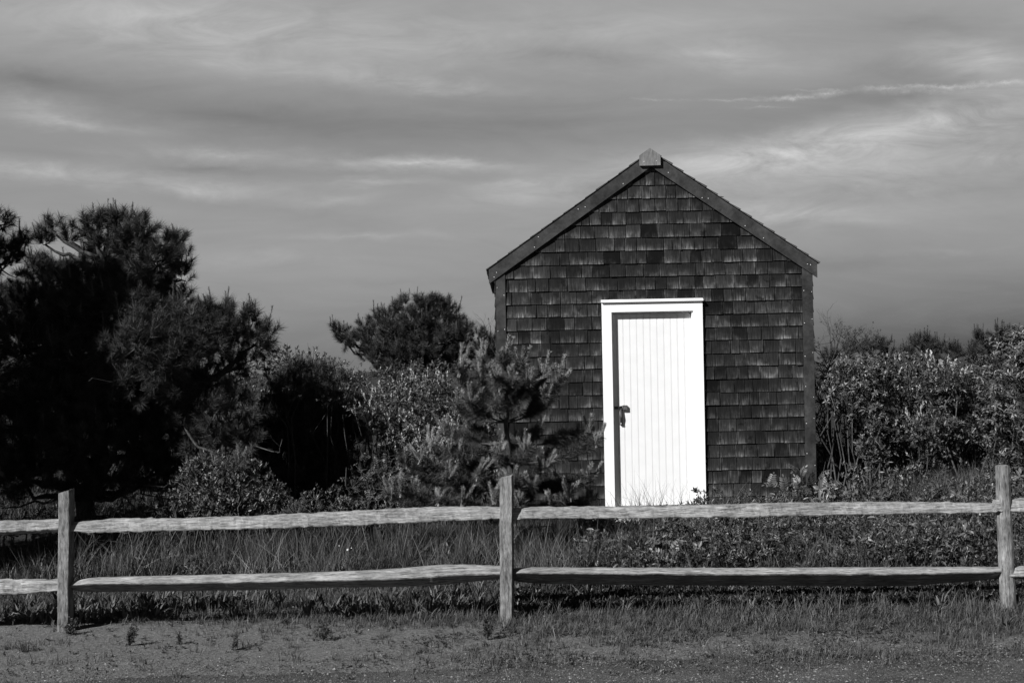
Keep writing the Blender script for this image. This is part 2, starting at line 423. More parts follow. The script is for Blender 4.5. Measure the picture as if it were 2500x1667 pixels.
# pebbles
def pebble_t(r):
    V = np.array([(1,0,0),(0,1,0),(-1,0,0),(0,-1,0),(0,0,.6),(0,0,-.6)], float) * r.uniform(0.6, 1.2, (6, 1))
    T = np.array([(0,1,4),(1,2,4),(2,3,4),(3,0,4),(1,0,5),(2,1,5),(3,2,5),(0,3,5)])
    return V, T, np.full(6, 0.5)
pt = [pebble_t(rng) for _ in range(6)]
mb = MB(); n = 26000
x = rng.uniform(-3.4, 3.6, n); y = road_edge(x) - rng.normal(0.28, 0.33, n)
pos = np.stack([x, y, gh(x, y) + 0.012], -1)
up = np.tile([0, 0, 1.], (n, 1)) + rng.normal(0, 0.2, (n, 3))
scatter(mb, pt, pos, up, rng.gamma(3, 0.0010, n) + 0.0012, np.clip(rng.gamma(1.6, 0.11, n), 0, .8))
n = 5000; x = rng.uniform(-3.6, 4, n); y = 6.0 + rng.gamma(1.6, .35, n)
scatter(mb, pt, np.stack([x, y, gh(x, y) + 0.001], -1), np.tile([0, 0, 1.], (n, 1)) + rng.normal(0, .2, (n, 3)), rng.gamma(3, 0.0010, n) + .001, np.clip(rng.gamma(1.4, 0.16, n), 0, 1))
tag(mb.build('gravel', M_pebble), 'loose grey pebbles strewn over the road and its sandy edge', 'gravel', kind='stuff')

# ------------------------------------------------------------------ shed
SY = 11.3; XL, XR = -0.145, 2.997; XC = 1.415; TANP = 0.693; PEAK = 3.775; DEP = 3.6
shed = empty('shed', (XC, SY, 0), 'small dark cedar-shingled gable shed with a bright white plank door', 'shed')
def roofz(x): return PEAK - abs(x - XC) * TANP
BURN = [(2.14, 2.87), (2.16, 3.0), (1.45, 2.99), (1.38, 2.75), (0.98, 2.74), (2.03, 1.47)]
def shingles(mb, O, U, W, Nn, u0, u1, w0, w1, exp, top=None, cut=None, tb=0.0135, wmin=0.095, wmax=0.19, r=None, eoff=0.0):
    r = r or rng
    O, U, W, Nn = [np.asarray(v, float) for v in (O, U, W, Nn)]
    k = 0; wz = w0
    while wz < w1 - 0.004:
        wt = min(wz + exp + 0.014, w1 + 0.01); u = u0 - r.uniform(0, 0.08)
        jit = r.normal(0, 0.0012)
        while u < u1:
            wd = r.uniform(wmin, wmax) if r.random() > 0.2 else r.uniform(wmin * .85, wmin * 1.15)
            a = max(u, u0); b = min(u + wd, u1)
            if b - u0 > 0 and u1 - (u + wd) < 0.04: b = u1; wd = u1 - u + 0.01
            u += wd
            g = 0.0055 + r.random() * 0.005
            segs = [(a, b - g)]
            zb = wz + jit + r.normal(0, 0.0015)
            if cut:
                ns = []
                for (p_, q_) in segs:
                    if zb < cut[2] - 0.06:      # opening
                        if p_ < cut[0] and q_ > cut[0]: ns.append((p_, cut[0]))
                        if q_ > cut[1] and p_ < cut[1]: ns.append((cut[1], q_))
                        if q_ <= cut[0] or p_ >= cut[1]: ns.append((p_, q_))
                    else: ns.append((p_, q_))
                segs = ns
            for (p_, q_) in segs:
                if q_ - p_ < 0.008: continue
                zL = zR = wt
                if top:
                    zL = min(wt, top(p_)); zR = min(wt, top(q_))
                    if max(zL, zR) < zb + 0.01: continue
                    zL = max(zL, zb + 0.004); zR = max(zR, zb + 0.004)
                tbb = tb + r.normal(0, 0.0019)
                def pt_(u_, w_, d): return O + U * u_ + W * w_ + Nn * d
                fl = (zL - zb) / exp; fr = (zR - zb) / exp
                V = [pt_(p_, zb, tbb), pt_(q_, zb + r.normal(0, .0008), tbb), pt_(q_, zR, tbb - tb * 0.72 * fr), pt_(p_, zL, tbb - tb * 0.72 * fl),
                     pt_(p_, zb, 0), pt_(q_, zb, 0), pt_(q_, zR, 0), pt_(p_, zL, 0)]
                uv = [(0, 0), (1, 0), (1, fr), (0, fl), (0, 0), (1, 0), (1, fr), (0, fl)]
                Qs = [(0, 1, 2, 3), (4, 5, 1, 0), (5, 6, 2, 1), (7, 4, 0, 3)]
                tn = float(np.clip(r.normal(0.5, 0.22), 0.02, 1))
                if r.random() < 0.03: tn = 0.0
                for (bx_, bz_) in BURN:
                    if p_ < bx_ < q_ and zb < bz_ < zb + exp: tn = -2.0
                mb.add(V, None, Qs, tone=tn, uv=uv)
        wz += exp
EXPO = 0.129
z0 = 2.541 - 20 * EXPO
wall = MB()
CUT = (0.905, 1.892, 2.30)
shingles(wall, (0, SY, 0), (1, 0, 0), (0, 0, 1), (0, -1, 0), XL + 0.095, XR - 0.10, z0, 3.70, EXPO,
         top=lambda x: roofz(x) - 0.06, cut=CUT, r=np.random.default_rng(21))
wall_o = wall.build('wall', M_shingle, shed)
sw = MB()
shingles(sw, (XR, SY + 0.03, 0), (0, 1, 0), (0, 0, 1), (1, 0, 0), 0.0, DEP - 0.03, z0, 2.62, EXPO, tb=0.020)
sw.build('side_wall', M_shingle, shed)
sw = MB()
shingles(sw, (XL, SY + DEP, 0), (0, -1, 0), (0, 0, 1), (-1, 0, 0), 0.0, DEP - 0.03, z0, 2.62, EXPO, tb=0.020)
sw.build('side_wall', M_shingle, shed)
# sheathing (box with gable) set behind the shingles
core = MB(); pz = PEAK - 0.07
x0, x1 = XL + 0.002, XR - 0.002; y0, y1 = SY + 0.002, SY + DEP
ez = roofz(x0) - 0.07
dl, dr, dt = 1.0, 1.80, 2.20            # door hole
V = [(x0, y0, -.1), (dl, y0, -.1), (dl, y0, dt), (x0, y0, dt), (dr, y0, -.1), (x1, y0, -.1), (x1, y0, dt), (dr, y0, dt), (x0, y0, ez), (x1, y0, ez), (XC, y0, pz),
     (x0, y1, -.1), (x1, y1, -.1), (x1, y1, ez), (XC, y1, pz), (x0, y1, ez)]
core.add(V, [(8, 9, 10), (15, 14, 13)], [(0, 1, 2, 3), (4, 5, 6, 7), (3, 6, 9, 8), (11, 0, 8, 15), (5, 12, 13, 9), (12, 11, 15, 13), (8, 15, 14, 10), (9, 10, 14, 13)])
core.build('sheathing', M_dark, shed)
# roof deck and shingles
roof = MB(); OV = 0.020; HW = 1.63
sl = math.hypot(1, TANP); ux = 1 / sl; uz = TANP / sl
for sgn in (-1, 1):
    ex = XC + sgn * HW; ez_ = PEAK - HW * TANP
    # deck
    V = []
    for yy in (SY - OV, SY + DEP + OV):
        V += [(ex, yy, ez_), (XC, yy, PEAK), (XC, yy, PEAK - 0.011 * sl), (ex, yy, ez_ - 0.011 * sl)]
    roof.add(V, None, [(0, 1, 5, 4), (3, 7, 6, 2), (0, 3, 2, 1), (4, 5, 6, 7), (0, 4, 7, 3)], tone=0.6, uv=[(0.5, 0.5)] * 8)
    O = np.array([ex + sgn * 0.018, SY - OV - 0.018, ez_ - 0.018 * TANP])
    Ud = np.array([0, 1., 0]); Wd = np.array([-sgn * ux, 0, uz]); Nd = np.array([sgn * uz, 0, ux])
    if sgn > 0: O2 = O; U2 = Ud
    shingles(roof, O + Nd * 0.001, Ud, Wd, Nd, 0, DEP + 2 * OV + 0.036, 0, HW * sl + 0.02, 0.135, tb=0.018 if sgn > 0 else 0.010, r=np.random.default_rng(5))
roof_o = roof.build('roof', M_roof, shed)
# rake boards
def nail(mb, x, y, z, r_=0.0034):
    a = np.arange(8) * math.pi / 4
    V = [(x + math.cos(t) * r_, y, z + math.sin(t) * r_) for t in a] + [(x + math.cos(t) * r_, y - 0.002, z + math.sin(t) * r_) for t in a] + [(x, y - 0.0025, z)]
    Qn = [(i, (i + 1) % 8, 8 + (i + 1) % 8, 8 + i) for i in range(8)]
    T = [(8 + i, 8 + (i + 1) % 8, 16) for i in range(8)]
    mb.add(V, T, Qn, mat=1)
RB = 0.114 * sl; top_off = 0.012 * sl
for sgn in (-1, 1):
    mb = MB(); n = 24
    ys0, ys1 = SY - 0.032, SY - 0.015
    xs = np.linspace(0, HW - 0.004, n)
    V = []
    for i, d in enumerate(xs):
        x = XC + sgn * d; zt = PEAK - d * TANP - top_off; zb = zt - RB + rng.normal(0, .0006)
        if i == n - 1: zb = zt - RB
        V += [(x, ys0, zt), (x, ys0, zb), (x, ys1, zt), (x, ys1, zb)]
    Q = []
    for i in range(n - 1):
        a = i * 4; b = a + 4
        Q += [(a, a + 1, b + 1, b), (a + 2, b + 2, b + 3, a + 3), (a, b, b + 2, a + 2), (a + 1, a + 3, b + 3, b + 1)]
    Q += [(0, 2, 3, 1), (4 * n - 4, 4 * n - 3, 4 * n - 1, 4 * n - 2)]
    mb.add(V, None, Q)
    for d in ([0.28, 0.66, 0.73, 1.13, 1.17, 1.55, 1.575] if sgn < 0 else [0.17, 0.5, 0.56, 0.92, 1.1, 1.53, 1.56]):
        nail(mb, XC + sgn * d, ys0 - 0.0002, PEAK - d * TANP - top_off - RB * rng.uniform(0.2, 0.8))
    mb.build('rake_board', [M_trim, M_nail], shed)
# corner boards
for (xa, xb) in ((XL, XL + 0.093), (XR - 0.103, XR)):
    mb = MB(); zt = roofz(xa if xa < XC else xb) - 0.05
    zin = min(roofz(xa), roofz(xb)) - 0.06
    box(mb, xa, xb, SY - 0.021, SY + 0.03, -0.08, zin)
    for z_ in np.arange(0.4, 2.6, 0.33):
        nail(mb, (xb if xa < XC else xa) + (-0.013 if xa < XC else 0.013), SY - 0.0212, z_ + rng.normal(0, .03), 0.0036)
        nail(mb, (xa if xa < XC else xb) + (0.013 if xa < XC else -0.013), SY - 0.0212, z_ + rng.normal(0, .05), 0.0028)
    mb.build('corner_board', [M_trim, M_nail], shed)
# ridge cap end board
mb = MB(); hw = 0.104; zc = PEAK + 0.028; zs = zc - hw * TANP; zb = zs - 0.102
y0_, y1_ = SY - 0.058, SY - 0.033
V = []
for yy in (y0_, y1_): V += [(XC - hw - .012, yy, zs), (XC - hw - .010, yy, zb), (XC + hw - .012, yy, zb + .002), (XC + hw - .012, yy, zs), (XC - .012, yy, zc)]
mb.add(V, [(0, 1, 4), (1, 2, 4), (2, 3, 4), (5, 9, 6), (6, 9, 7), (7, 9, 8)], [(0, 5, 6, 1), (1, 6, 7, 2), (2, 7, 8, 3), (3, 8, 9, 4), (4, 9, 5, 0)])
nail(mb, XC - .072, y0_ - .0002, zb + .04, .0035); nail(mb, XC + .05, y0_ - .0002, zb + .045, .003)
mb.build('ridge_cap_board', [M_cap, M_nail], shed)
mb = MB()
for sgn in (-1, 1):   # ridge boards running back
    O = np.array([XC, 0, PEAK + 0.024]); d = np.array([sgn * ux, 0, -uz]); nn = np.array([sgn * uz, 0, ux])
    V = []
    for yy in (SY - 0.0325, SY + DEP + .05):
        for (a_, b_) in ((0, 0), (0.11, 0), (0.11, -0.018), (0, -0.018)):
            q = O + d * a_ + nn * b_; V.append((q[0], yy, q[2]))
    mb.add(V, None, BOXQ)
mb.build('ridge_boards', M_cap, shed)
# door casing
mb = MB(); fy = SY - 0.036; c0, c1 = 0.90, 1.897; ct = 2.285; cb = 0.245; iw = 0.094; hh = 0.095
box(mb, c0, c0 + iw, fy, SY + 0.004, cb, ct - hh - 0.0)
box(mb, c1 - iw, c1, fy, SY + 0.004, cb, ct - hh)
box(mb, c0, c1, fy - 0.001, SY + 0.004, ct - hh, ct)
# drip cap
V = [(c0 - .006, fy - .022, ct + .001), (c1 + .006, fy - .022, ct + .001), (c1 + .006, SY, ct + .001), (c0 - .006, SY, ct + .001),
     (c0 - .006, fy - .022, ct + .018), (c1 + .006, fy - .022, ct + .018), (c1 + .006, SY, ct + .032), (c0 - .006, SY, ct + .032)]
mb.add(V, None, BOXQ)
# jambs, head and stops
ji, jo = c0 + iw, c1 - iw; jh = ct - hh
box(mb, ji - 0.02, ji, SY + .0045, SY + 0.13, cb, jh); box(mb, jo, jo + 0.02, SY + .0045, SY + 0.13, cb, jh)
box(mb, ji - 0.02, jo + 0.02, SY + .0046, SY + 0.13, jh + .0002, jh + 0.02)
box(mb, ji + .0002, ji + 0.012, SY - 0.018, SY + 0.11, cb, jh - .0002); box(mb, jo - 0.012, jo - .0002, SY - 0.018, SY + 0.11, cb, jh - .0002)
box(mb, ji + 0.0124, jo - 0.0124, SY - 0.018, SY + 0.11, jh - 0.012, jh - .0002)
frame_o = mb.build('door_frame', M_whitet, shed)
# door leaf: tongue and groove boards with beads
mb = MB(); a, b = ji + 0.016, jo - 0.014; pitch = 0.0675; dy = SY + 0.022
prof = [(a, dy)]
xk = a + 0.036
while xk < b - 0.02:
    prof += [(xk - 0.006, dy), (xk - 0.0035, dy + 0.0035), (xk - 0.001, dy + 0.0005), (xk + 0.0015, dy + 0.0005), (xk + 0.003, dy + 0.004), (xk + 0.0055, dy)]
    xk += pitch
prof.append((b, dy)); n = len(prof)
zb_, zt_ = cb + 0.022, jh - 0.016
V = [(p_[0], p_[1], zb_) for p_ in prof] + [(p_[0], p_[1], zt_) for p_ in prof]
Q = [(i, i + 1, n + i + 1, n + i) for i in range(n - 1)]
nb = len(V); V += [(a, dy + .035, zb_), (b, dy + .035, zb_), (b, dy + .035, zt_), (a, dy + .035, zt_)]
Q += [(0, n, nb + 3, nb), (n - 1, nb + 1, nb + 2, 2 * n - 1), (nb, nb + 3, nb + 2, nb + 1)]
mb.add(V, None, Q)
door = mb.build('door', M_white, shed)
# handle, hasp, padlock
def hx(px): return P(px, 1000, SY)[0]
mb = MB(); hX = hx(1516.6); hz0 = P(1516, 1040, SY)[2]; hz1 = P(1516, 1000, SY)[2]
V = []; rings = [(0, .0015), (.012, .010), (.022, .016), (.034, .012), (.045, .011), (.09, .0125), (.135, .010), (.16, .012), (.175, .008)]
pts = [(hX, dy - .010 - .010 * math.sin(min(max((z - .03) / .13, 0), 1) * math.pi), hz0 + z) for z, _ in rings]
tube(mb, pts, [r_ * 1.2 for _, r_ in rings], 8)
box(mb, hX - .010, hX + .010, dy - .006, dy - .0005, hz0 + .01, hz0 + .19)
mb.build('handle', M_iron, door)
mb = MB(); lz = P(1520, 995, SY)[2]
box(mb, ji + .013, hX + .004, dy - .012, dy - .0006, lz - .014, lz + .014)
tube(mb, [(hX - .02, dy - .014, lz), (hX - .008, dy - .022, lz + .012), (hX + .012, dy - .024, lz + .014), (hX + .022, dy - .02, lz + .008)], .006, 6)
tube(mb, [(hX - .02, dy - .02, lz - .004), (hX - .004, dy - .022, lz - .014), (hX + .014, dy - .024, lz - .012), (hX + .022, dy - .02, lz - .006)], .006, 6)
mb.build('hasp', M_iron, door)
mb = MB(); box(mb, hX + .016, hX + .060, dy - .026, dy - .003, lz - .022, lz + .024)
mb.build('padlock', M_steel, door)
# threshold and sill, footing
mb = MB(); box(mb, ji - .019, jo + .019, SY - .06, SY + .12, cb - .025, cb - .0006)
box(mb, ji - .005, jo + .005, SY - .03, SY + .05, 0.09, cb - .026)
mb.build('threshold', M_whitet, shed)
mb = MB(); box(mb, XL + .05, XR - .05, SY + .04, SY + DEP - .04, -.1, 0.09); mb.build('footing', M_stone, shed)

# ------------------------------------------------------------------ split rail fence
FY = 7.42
fence = empty('split_rail_fence', P(1237, 1520, FY), 'weathered grey two-rail split rail fence standing in front of the shed', 'fence')
def ring_loft(mb, rings, tone=0.5):
    k = len(rings[0]); n = len(rings); V = np.concatenate(rings); Q = []; T = []
    for i in range(n - 1):
        for j in range(k):
            Q.append((i * k + j, i * k + (j + 1) % k, (i + 1) * k + (j + 1) % k, (i + 1) * k + j))
    V = np.concatenate([V, rings[0].mean(0)[None], rings[-1].mean(0)[None]]); a = n * k
    for j in range(k): T += [(a, (j + 1) % k, j), (a + 1, (n - 1) * k + j, (n - 1) * k + (j + 1) % k)]
    mb.add(V, T, Q, tone=tone)
def post(top_c, bot_c, w, d, rot, chamf, seed, rnd=0.006, taper=0.0, label=None):
    r = np.random.default_rng(seed); n = 46; rings = []
    top_c = np.asarray(top_c); bot_c = np.asarray(bot_c); bot_c = bot_c + (bot_c - top_c) * 0.15
    # rounded rectangle
    base = []
    for (sx_, sy_) in ((1, 1), (-1, 1), (-1, -1), (1, -1)):
        for (ax, ay_) in ((0, 1), (.3, .3), (1, 0)):
            px = sx_ * (w / 2 - rnd * ax); py = sy_ * (d / 2 - rnd * ay_)
            base.append((px, py))
        if sx_ * sy_ < 0: base[-3:] = base[-3:][::-1]
    base = np.array(base); k = len(base)
    cumx = np.cumsum(r.normal(0, .0007, n)); cumy = np.cumsum(r.normal(0, .0007, n))
    off = np.cumsum(r.normal(0, .00045, (n, k)), axis=0)
    c, s_ = math.cos(rot), math.sin(rot)
    for i in range(n):
        t = i / (n - 1); cc = bot_c + (top_c - bot_c) * t
        sc_ = 1 + taper * (1 - t)
        B = base * sc_ * (1 + off[i][:, None] * 4)
        xx = B[:, 0] * c - B[:, 1] * s_ + cumx[i]; yy = B[:, 0] * s_ + B[:, 1] * c + cumy[i]
        zz = np.full(k, cc[2])
        rings.append(np.stack([cc[0] + xx, cc[1] + yy, zz], -1))
    # sloped top
    for m_ in range(3):
        R_ = rings[-1 - m_]; lx = (R_[:, 0] - top_c[0]) / (w / 2)
        R_[:, 2] -= chamf * np.clip(-lx - 0.1, 0, 1) * (1 - m_ * 0.3) 
        if m_ == 0: R_[:, 2] += r.normal(0, .003, k)
    mb = MB(); ring_loft(mb, rings)
    o = mb.build('post', M_post, fence)
    if label: o['label'] = label
    return o
post(P(163, 1194, FY + .015), P(160, 1530, FY + .015), .072, .095, math.radians(0), .022, 3, label='square grey post with a chamfered top at the left')
post(P(1238.5, 1159, FY + .015), P(1238, 1520, FY + .015), .079, .095, math.radians(-9), .022, 4, .004, label='square grey post with a chipped slanted top, in front of the young pine')
post(P(2450, 1136, FY + .008), P(2462, 1502, FY + .008), .078, .085, math.radians(6), .004, 5, .024, 0.12, label='rounder split post leaning slightly at the right')
post(P(2450 + 1150, 1120, FY + .04), P(3600, 1492, FY + .04), .078, .09, 0, .01, 8, .01)
post(P(-930, 1205, FY + .04), P(-930, 1550, FY + .04), .078, .09, 0, .01, 9, .01)
def rail(pts, ridge=(0.5, 0.0), thick=0.055, seed=0, yoff=0.0, label=None, low=0.5, ends=(0, 0)):
    """pts: (px, top, bottom) control stations; ridge: fraction from top at which the front facet turns under at both ends"""
    r = np.random.default_rng(100 + seed); pts = np.array(pts, float)
    n = max(30, int((pts[-1, 0] - pts[0, 0]) / 6))
    xs = np.linspace(pts[0, 0], pts[-1, 0], n)
    # smooth interpolation
    tp = np.interp(xs, pts[:, 0], pts[:, 1]); bt = np.interp(xs, pts[:, 0], pts[:, 2])
    kk = np.array([1, 2, 3, 2, 1.]) / 9
    def sm(a):
        b_ = np.convolve(np.pad(a, 2, mode='edge'), kk, 'valid'); b_[0] = a[0]; b_[-1] = a[-1]; return b_
    tp = sm(tp) + np.cumsum(r.normal(0, .10, n)) * 0.5; bt = sm(bt) + np.cumsum(r.normal(0, .14, n)) * 0.5
    rings = []
    rid = np.linspace(ridge[0], ridge[1], n) + np.convolve(r.normal(0, .03, n), np.ones(7) / 7, 'same')
    dn = r.normal(0, .0016, (n, 14)); dn = (dn + np.roll(dn, 1, 0) + np.roll(dn, -1, 0)) * (.35 if seed in (6, 7) else 1); dn[:, 5:8] = dn[:, 4:5]
    for i in range(n):
        a = P(xs[i], tp[i], FY + .03 + yoff); b_ = P(xs[i], bt[i], FY + .03 + yoff)
        H = a[2] - b_[2]; f = min(max(rid[i], .12), .93)
        th = thick
        # (y, height fraction from bottom)
        prof_ = [(-.30, 1.0), (-.52, .975), (-.66, (1 - f) + .72 * f), (-.78, (1 - f) + .38 * f), (-.90, (1 - f) + .04), (-.86, (1 - f) - .03), (-.86 + low * .45, (1 - f) * .5), (-.86 + low, .03),
                 (-.6 + low, 0.0), (.30, .0), (.5, .15), (.5, .5), (.42, .85), (.1, .99)]
        ring = []
        for j, (yy, hf) in enumerate(prof_):
            ring.append((a[0] + (b_[0] - a[0]) * (1 - hf), FY + .03 + yoff + yy * th + dn[i, j], b_[2] + H * hf + dn[i, j] * 0.6))
        rings.append(np.array(ring))
    for e, on in ((0, ends[0]), (-1, ends[1])):
        if on:
            for q, s_ in ((0, .72), (1, .9)):
                idx = q if e == 0 else -1 - q
                c_ = rings[idx].mean(0); rings[idx] = c_ + (rings[idx] - c_) * np.array([1, s_, s_ ** .5])
    mb = MB(); ring_loft(mb, rings)
    o = mb.build('rail', M_rail, fence)
    if label: o['label'] = label
    return o
rail([(-900, 1290, 1326), (-400, 1276, 1312), (0, 1270.6, 1305), (90, 1269, 1301), (150, 1266.5, 1297)], (.72, .74), .06, 1, .0, 'darker top rail left of the leftmost post')
rail([(176, 1275, 1296), (191, 1272, 1297.5), (240, 1268, 1300), (298, 1264, 1299), (459, 1263.5, 1295), (640, 1257, 1291), (900, 1245, 1282.5), (950, 1241, 1278.6), (1089, 1236, 1272.4), (1160, 1235.5, 1270), (1226, 1237.4, 1267)], (.88, .9), .07, 2, .015, 'pale top rail with rough frayed grain between the left and middle posts', low=.6)
rail([(1250, 1241, 1266), (1270, 1240, 1266), (1310, 1237, 1264.5), (1361, 1236, 1265), (1480, 1236, 1265), (1600, 1235, 1263.5), (1906, 1226.5, 1258.5), (2136, 1224, 1254), (2300, 1224.5, 1251), (2423, 1226.5, 1250), (2440, 1228, 1249)], (.92, .92), .06, 3, .02, 'smooth grey top rail crossing in front of the white door', low=.6)
rail([(2426, 1218, 1249.5), (2470, 1216, 1250), (2520, 1214, 1253), (2900, 1205, 1246), (3600, 1200, 1236)], (.85, .85), .06, 4, -.01, 'top rail stub right of the rightmost post')
rail([(-900, 1436, 1474), (-400, 1420, 1462), (0, 1412.5, 1452), (60, 1412.7, 1449), (144, 1414, 1441), (152, 1415, 1440)], (.85, .85), .06, 5, 0, 'lower rail left of the leftmost post')
rail([(174, 1420, 1438), (184, 1415, 1442), (200, 1411.5, 1444), (233, 1408.5, 1444.5), (344, 1405.7, 1444), (612, 1400, 1440), (800, 1395.6, 1433), (900, 1391, 1433), (970, 1386, 1432), (1040, 1380.5, 1430), (1089, 1377, 1426), (1140, 1377, 1420), (1200, 1379, 1414), (1226, 1380.5, 1412)], (.36, .5), .075, 6, .022, 'lower rail with a bowed, swirling grain between the left and middle posts', low=.8, ends=(1, 0))
rail([(1250, 1387, 1417), (1262, 1385, 1421), (1290, 1384.5, 1424), (1344, 1384.5, 1427), (1600, 1385, 1430), (1906, 1385, 1431.5), (2136, 1384, 1433), (2212, 1383.5, 1432), (2330, 1383, 1424), (2442, 1382.7, 1415), (2462, 1383, 1413)], (.24, .27), .085, 7, .032, 'heavy lower rail with a dark undercut face between middle and right posts', low=1.15, ends=(1, 0))
rail([(2455, 1382, 1411), (2500, 1381, 1411.5), (2900, 1376, 1410), (3600, 1366, 1400)], (.7, .7), .065, 8, -.01, 'lower rail stub right of the rightmost post')

# ------------------------------------------------------------------ plant templates
def needle_template(r, n, stem, ang, ln, wd, tone=(0.3, 0.7), core=0.0, tipw=0.0, coretone=0.6):
    V = []; T = []; tn = []
    t = r.uniform(0, 1, n); az = r.uniform(0, 2 * math.pi, n); a = np.radians(r.uniform(ang[0], ang[1], n))
    l_ = r.uniform(ln[0], ln[1], n)
    for i in range(n):
        o = np.array([0, 0, t[i] * stem]); d = np.array([math.sin(a[i]) * math.cos(az[i]), math.sin(a[i]) * math.sin(az[i]), math.cos(a[i])])
        s_ = np.cross(d, r.normal(0, 1, 3)); s_ /= np.linalg.norm(s_)
        k = len(V); V += [o - s_ * wd / 2, o + s_ * wd / 2, o + d * l_[i]]; T.append((k, k + 1, k + 2))
        q = r.uniform(*tone); tn += [q * .9, q * .9, q]
    if core > 0:
        for j in range(4):
            a0 = j * math.pi / 2; a1 = a0 + math.pi / 2; k = len(V)
            V += [np.array([math.cos(a0) * core, math.sin(a0) * core, -0.02]), np.array([math.cos(a1) * core, math.sin(a1) * core, -0.02]), np.array([0, 0, stem * 1.03])]
            T.append((k, k + 1, k + 2)); tn += [coretone] * 3
    return np.array(V), np.array(T), np.array(tn)
def leaf(o, d, n, ln, wd, fold=0.25, droop=0.0):
    """pointed oval leaf from o along d with normal n; 8 tris"""
    s_ = np.cross(n, d); s_ /= np.linalg.norm(s_) + 1e-9; n = np.cross(d, s_)
    pts = [o]
    for (t, w_) in ((.28, .85), (.62, .95), (.86, .5)):
        c = o + d * ln * t - n * droop * ln * t * t
        pts += [c - s_ * wd / 2 * w_ + n * fold * wd * w_ * .5, c + s_ * wd / 2 * w_ + n * fold * wd * w_ * .5, c]
    tip = o + d * ln - n * droop * ln
    pts.append(tip)
    T = [(0, 3, 1), (0, 2, 3), (1, 3, 6), (1, 6, 4), (3, 2, 5), (3, 5, 6), (4, 6, 9), (4, 9, 7), (6, 5, 8), (6, 8, 9), (7, 9, 10), (9, 8, 10)]
    return np.array(pts), np.array(T)
def leaf_lo(o, d, n, ln, wd, fold=0.25, droop=0.0):
    s_ = np.cross(n, d); s_ /= np.linalg.norm(s_) + 1e-9; n = np.cross(d, s_)
    m1 = o + d * ln * .5 - n * droop * ln * .3
    pts = [o, m1 - s_ * wd / 2 + n * fold * wd * .5, m1 + s_ * wd / 2 + n * fold * wd * .5, m1, o + d * ln - n * droop * ln]
    return np.array(pts), np.array([(0, 3, 1), (0, 2, 3), (1, 3, 4), (3, 2, 4)])
def rosette(r, n, ln, wd, ang, tone=(.3, .7), hi_=False, stem=0.05, droop=0.2):
    V = []; T = []; tn = []; k = 0
    for i in range(n):
        az = i * 2.4 + r.uniform(-.4, .4); a = math.radians(r.uniform(*ang)); h = stem * (1 - i / n) * r.uniform(.7, 1.2)
        d = np.array([math.sin(a) * math.cos(az), math.sin(a) * math.sin(az), math.cos(a)])
        nn = np.array([-math.cos(a) * math.cos(az), -math.cos(a) * math.sin(az), math.sin(a)]) + r.normal(0, .25, 3)
        f = leaf if hi_ else leaf_lo
        v, t = f(np.array([0, 0, h]), d, nn, r.uniform(*ln), wd * r.uniform(.8, 1.2), .3, droop * r.uniform(0, 1.5))
        V.append(v); T.append(t + k); k += len(v); tn += [r.uniform(*tone)] * len(v)
    return np.concatenate(V), np.concatenate(T), np.array(tn)
def pinnate(r, pairs, ln, lfl, lfw, tone=(.35, .65), arch=0.35, hi_=True):
    """compound leaf along +z arching; leaflets on both sides"""
    V = []; T = []; tn = []; k = 0; a = 0
    path = []
    for i in range(pairs + 2):
        t = i / (pairs + 1); path.append(np.array([arch * ln * t * t, 0, ln * t * (1 - .25 * t)]))
    base = r.uniform(*tone)
    for i in range(1, pairs + 2):
        o = path[i]; d0 = path[i] - path[i - 1]; d0 /= np.linalg.norm(d0)
        nrm = np.array([-d0[2], 0, d0[0]])
        sides = (-1, 1) if i <= pairs else (0,)
        for s_ in sides:
            d = d0 * (.45 if s_ else 1) + np.array([0, s_ * .9, 0]) - nrm * .0 + r.normal(0, .06, 3); d /= np.linalg.norm(d)
            v, t = (leaf if hi_ else leaf_lo)(o, d, nrm + r.normal(0, .15, 3), lfl * (1 - .35 * abs(i / pairs - .5)), lfw, .2, .25)
            V.append(v); T.append(t + k); k += len(v); tn += [base + r.uniform(-.08, .08)] * len(v)
        v = np.array([path[i - 1] + [0, -.0012, 0], path[i - 1] + [0, .0012, 0], path[i]]); V.append(v); T.append(np.array([(0, 1, 2)]) + k); k += 3; tn += [base] * 3
    return np.concatenate(V), np.concatenate(T), np.array(tn)
def blade(o, az, h, w, bend, segs=3, r=None, tw=0.3):
    d = np.array([math.cos(az), math.sin(az), 0]); s_ = np.array([-math.sin(az + tw), math.cos(az + tw), 0])
    V = []; T = []
    for i in range(segs):
        t = i / segs; c = o + d * bend * h * t * t + np.array([0, 0, h * t * (1 - .35 * bend * t)])
        ww = w * (1 - .75 * t * t) / 2; V += [c - s_ * ww, c + s_ * ww]
    t = 1; V.append(o + d * bend * h + np.array([0, 0, h * (1 - .35 * bend)]))
    for i in range(segs - 1): a = 2 * i; T += [(a, a + 1, a + 3), (a, a + 3, a + 2)]
    a = 2 * (segs - 1); T.append((a, a + 1, a + 2))
    return np.array(V), np.array(T)
def tuft(r, n, h, w, bend, spread, tone=(.3, .7), segs=3):
    V = []; T = []; tn = []; k = 0
    for i in range(n):
        az = r.uniform(0, 2 * math.pi); rad = abs(r.normal(0, spread)); a2 = r.uniform(0, 2 * math.pi)
        o = np.array([math.cos(a2) * rad, math.sin(a2) * rad, -.005])
        v, t = blade(o, az, r.uniform(*h), w * r.uniform(.7, 1.3), r.uniform(*bend), segs, r, r.uniform(-.8, .8))
        V.append(v); T.append(t + k); k += len(v); tn += [r.uniform(*tone)] * len(v)
    return np.concatenate(V), np.concatenate(T), np.array(tn)
R1 = np.random.default_rng(11)
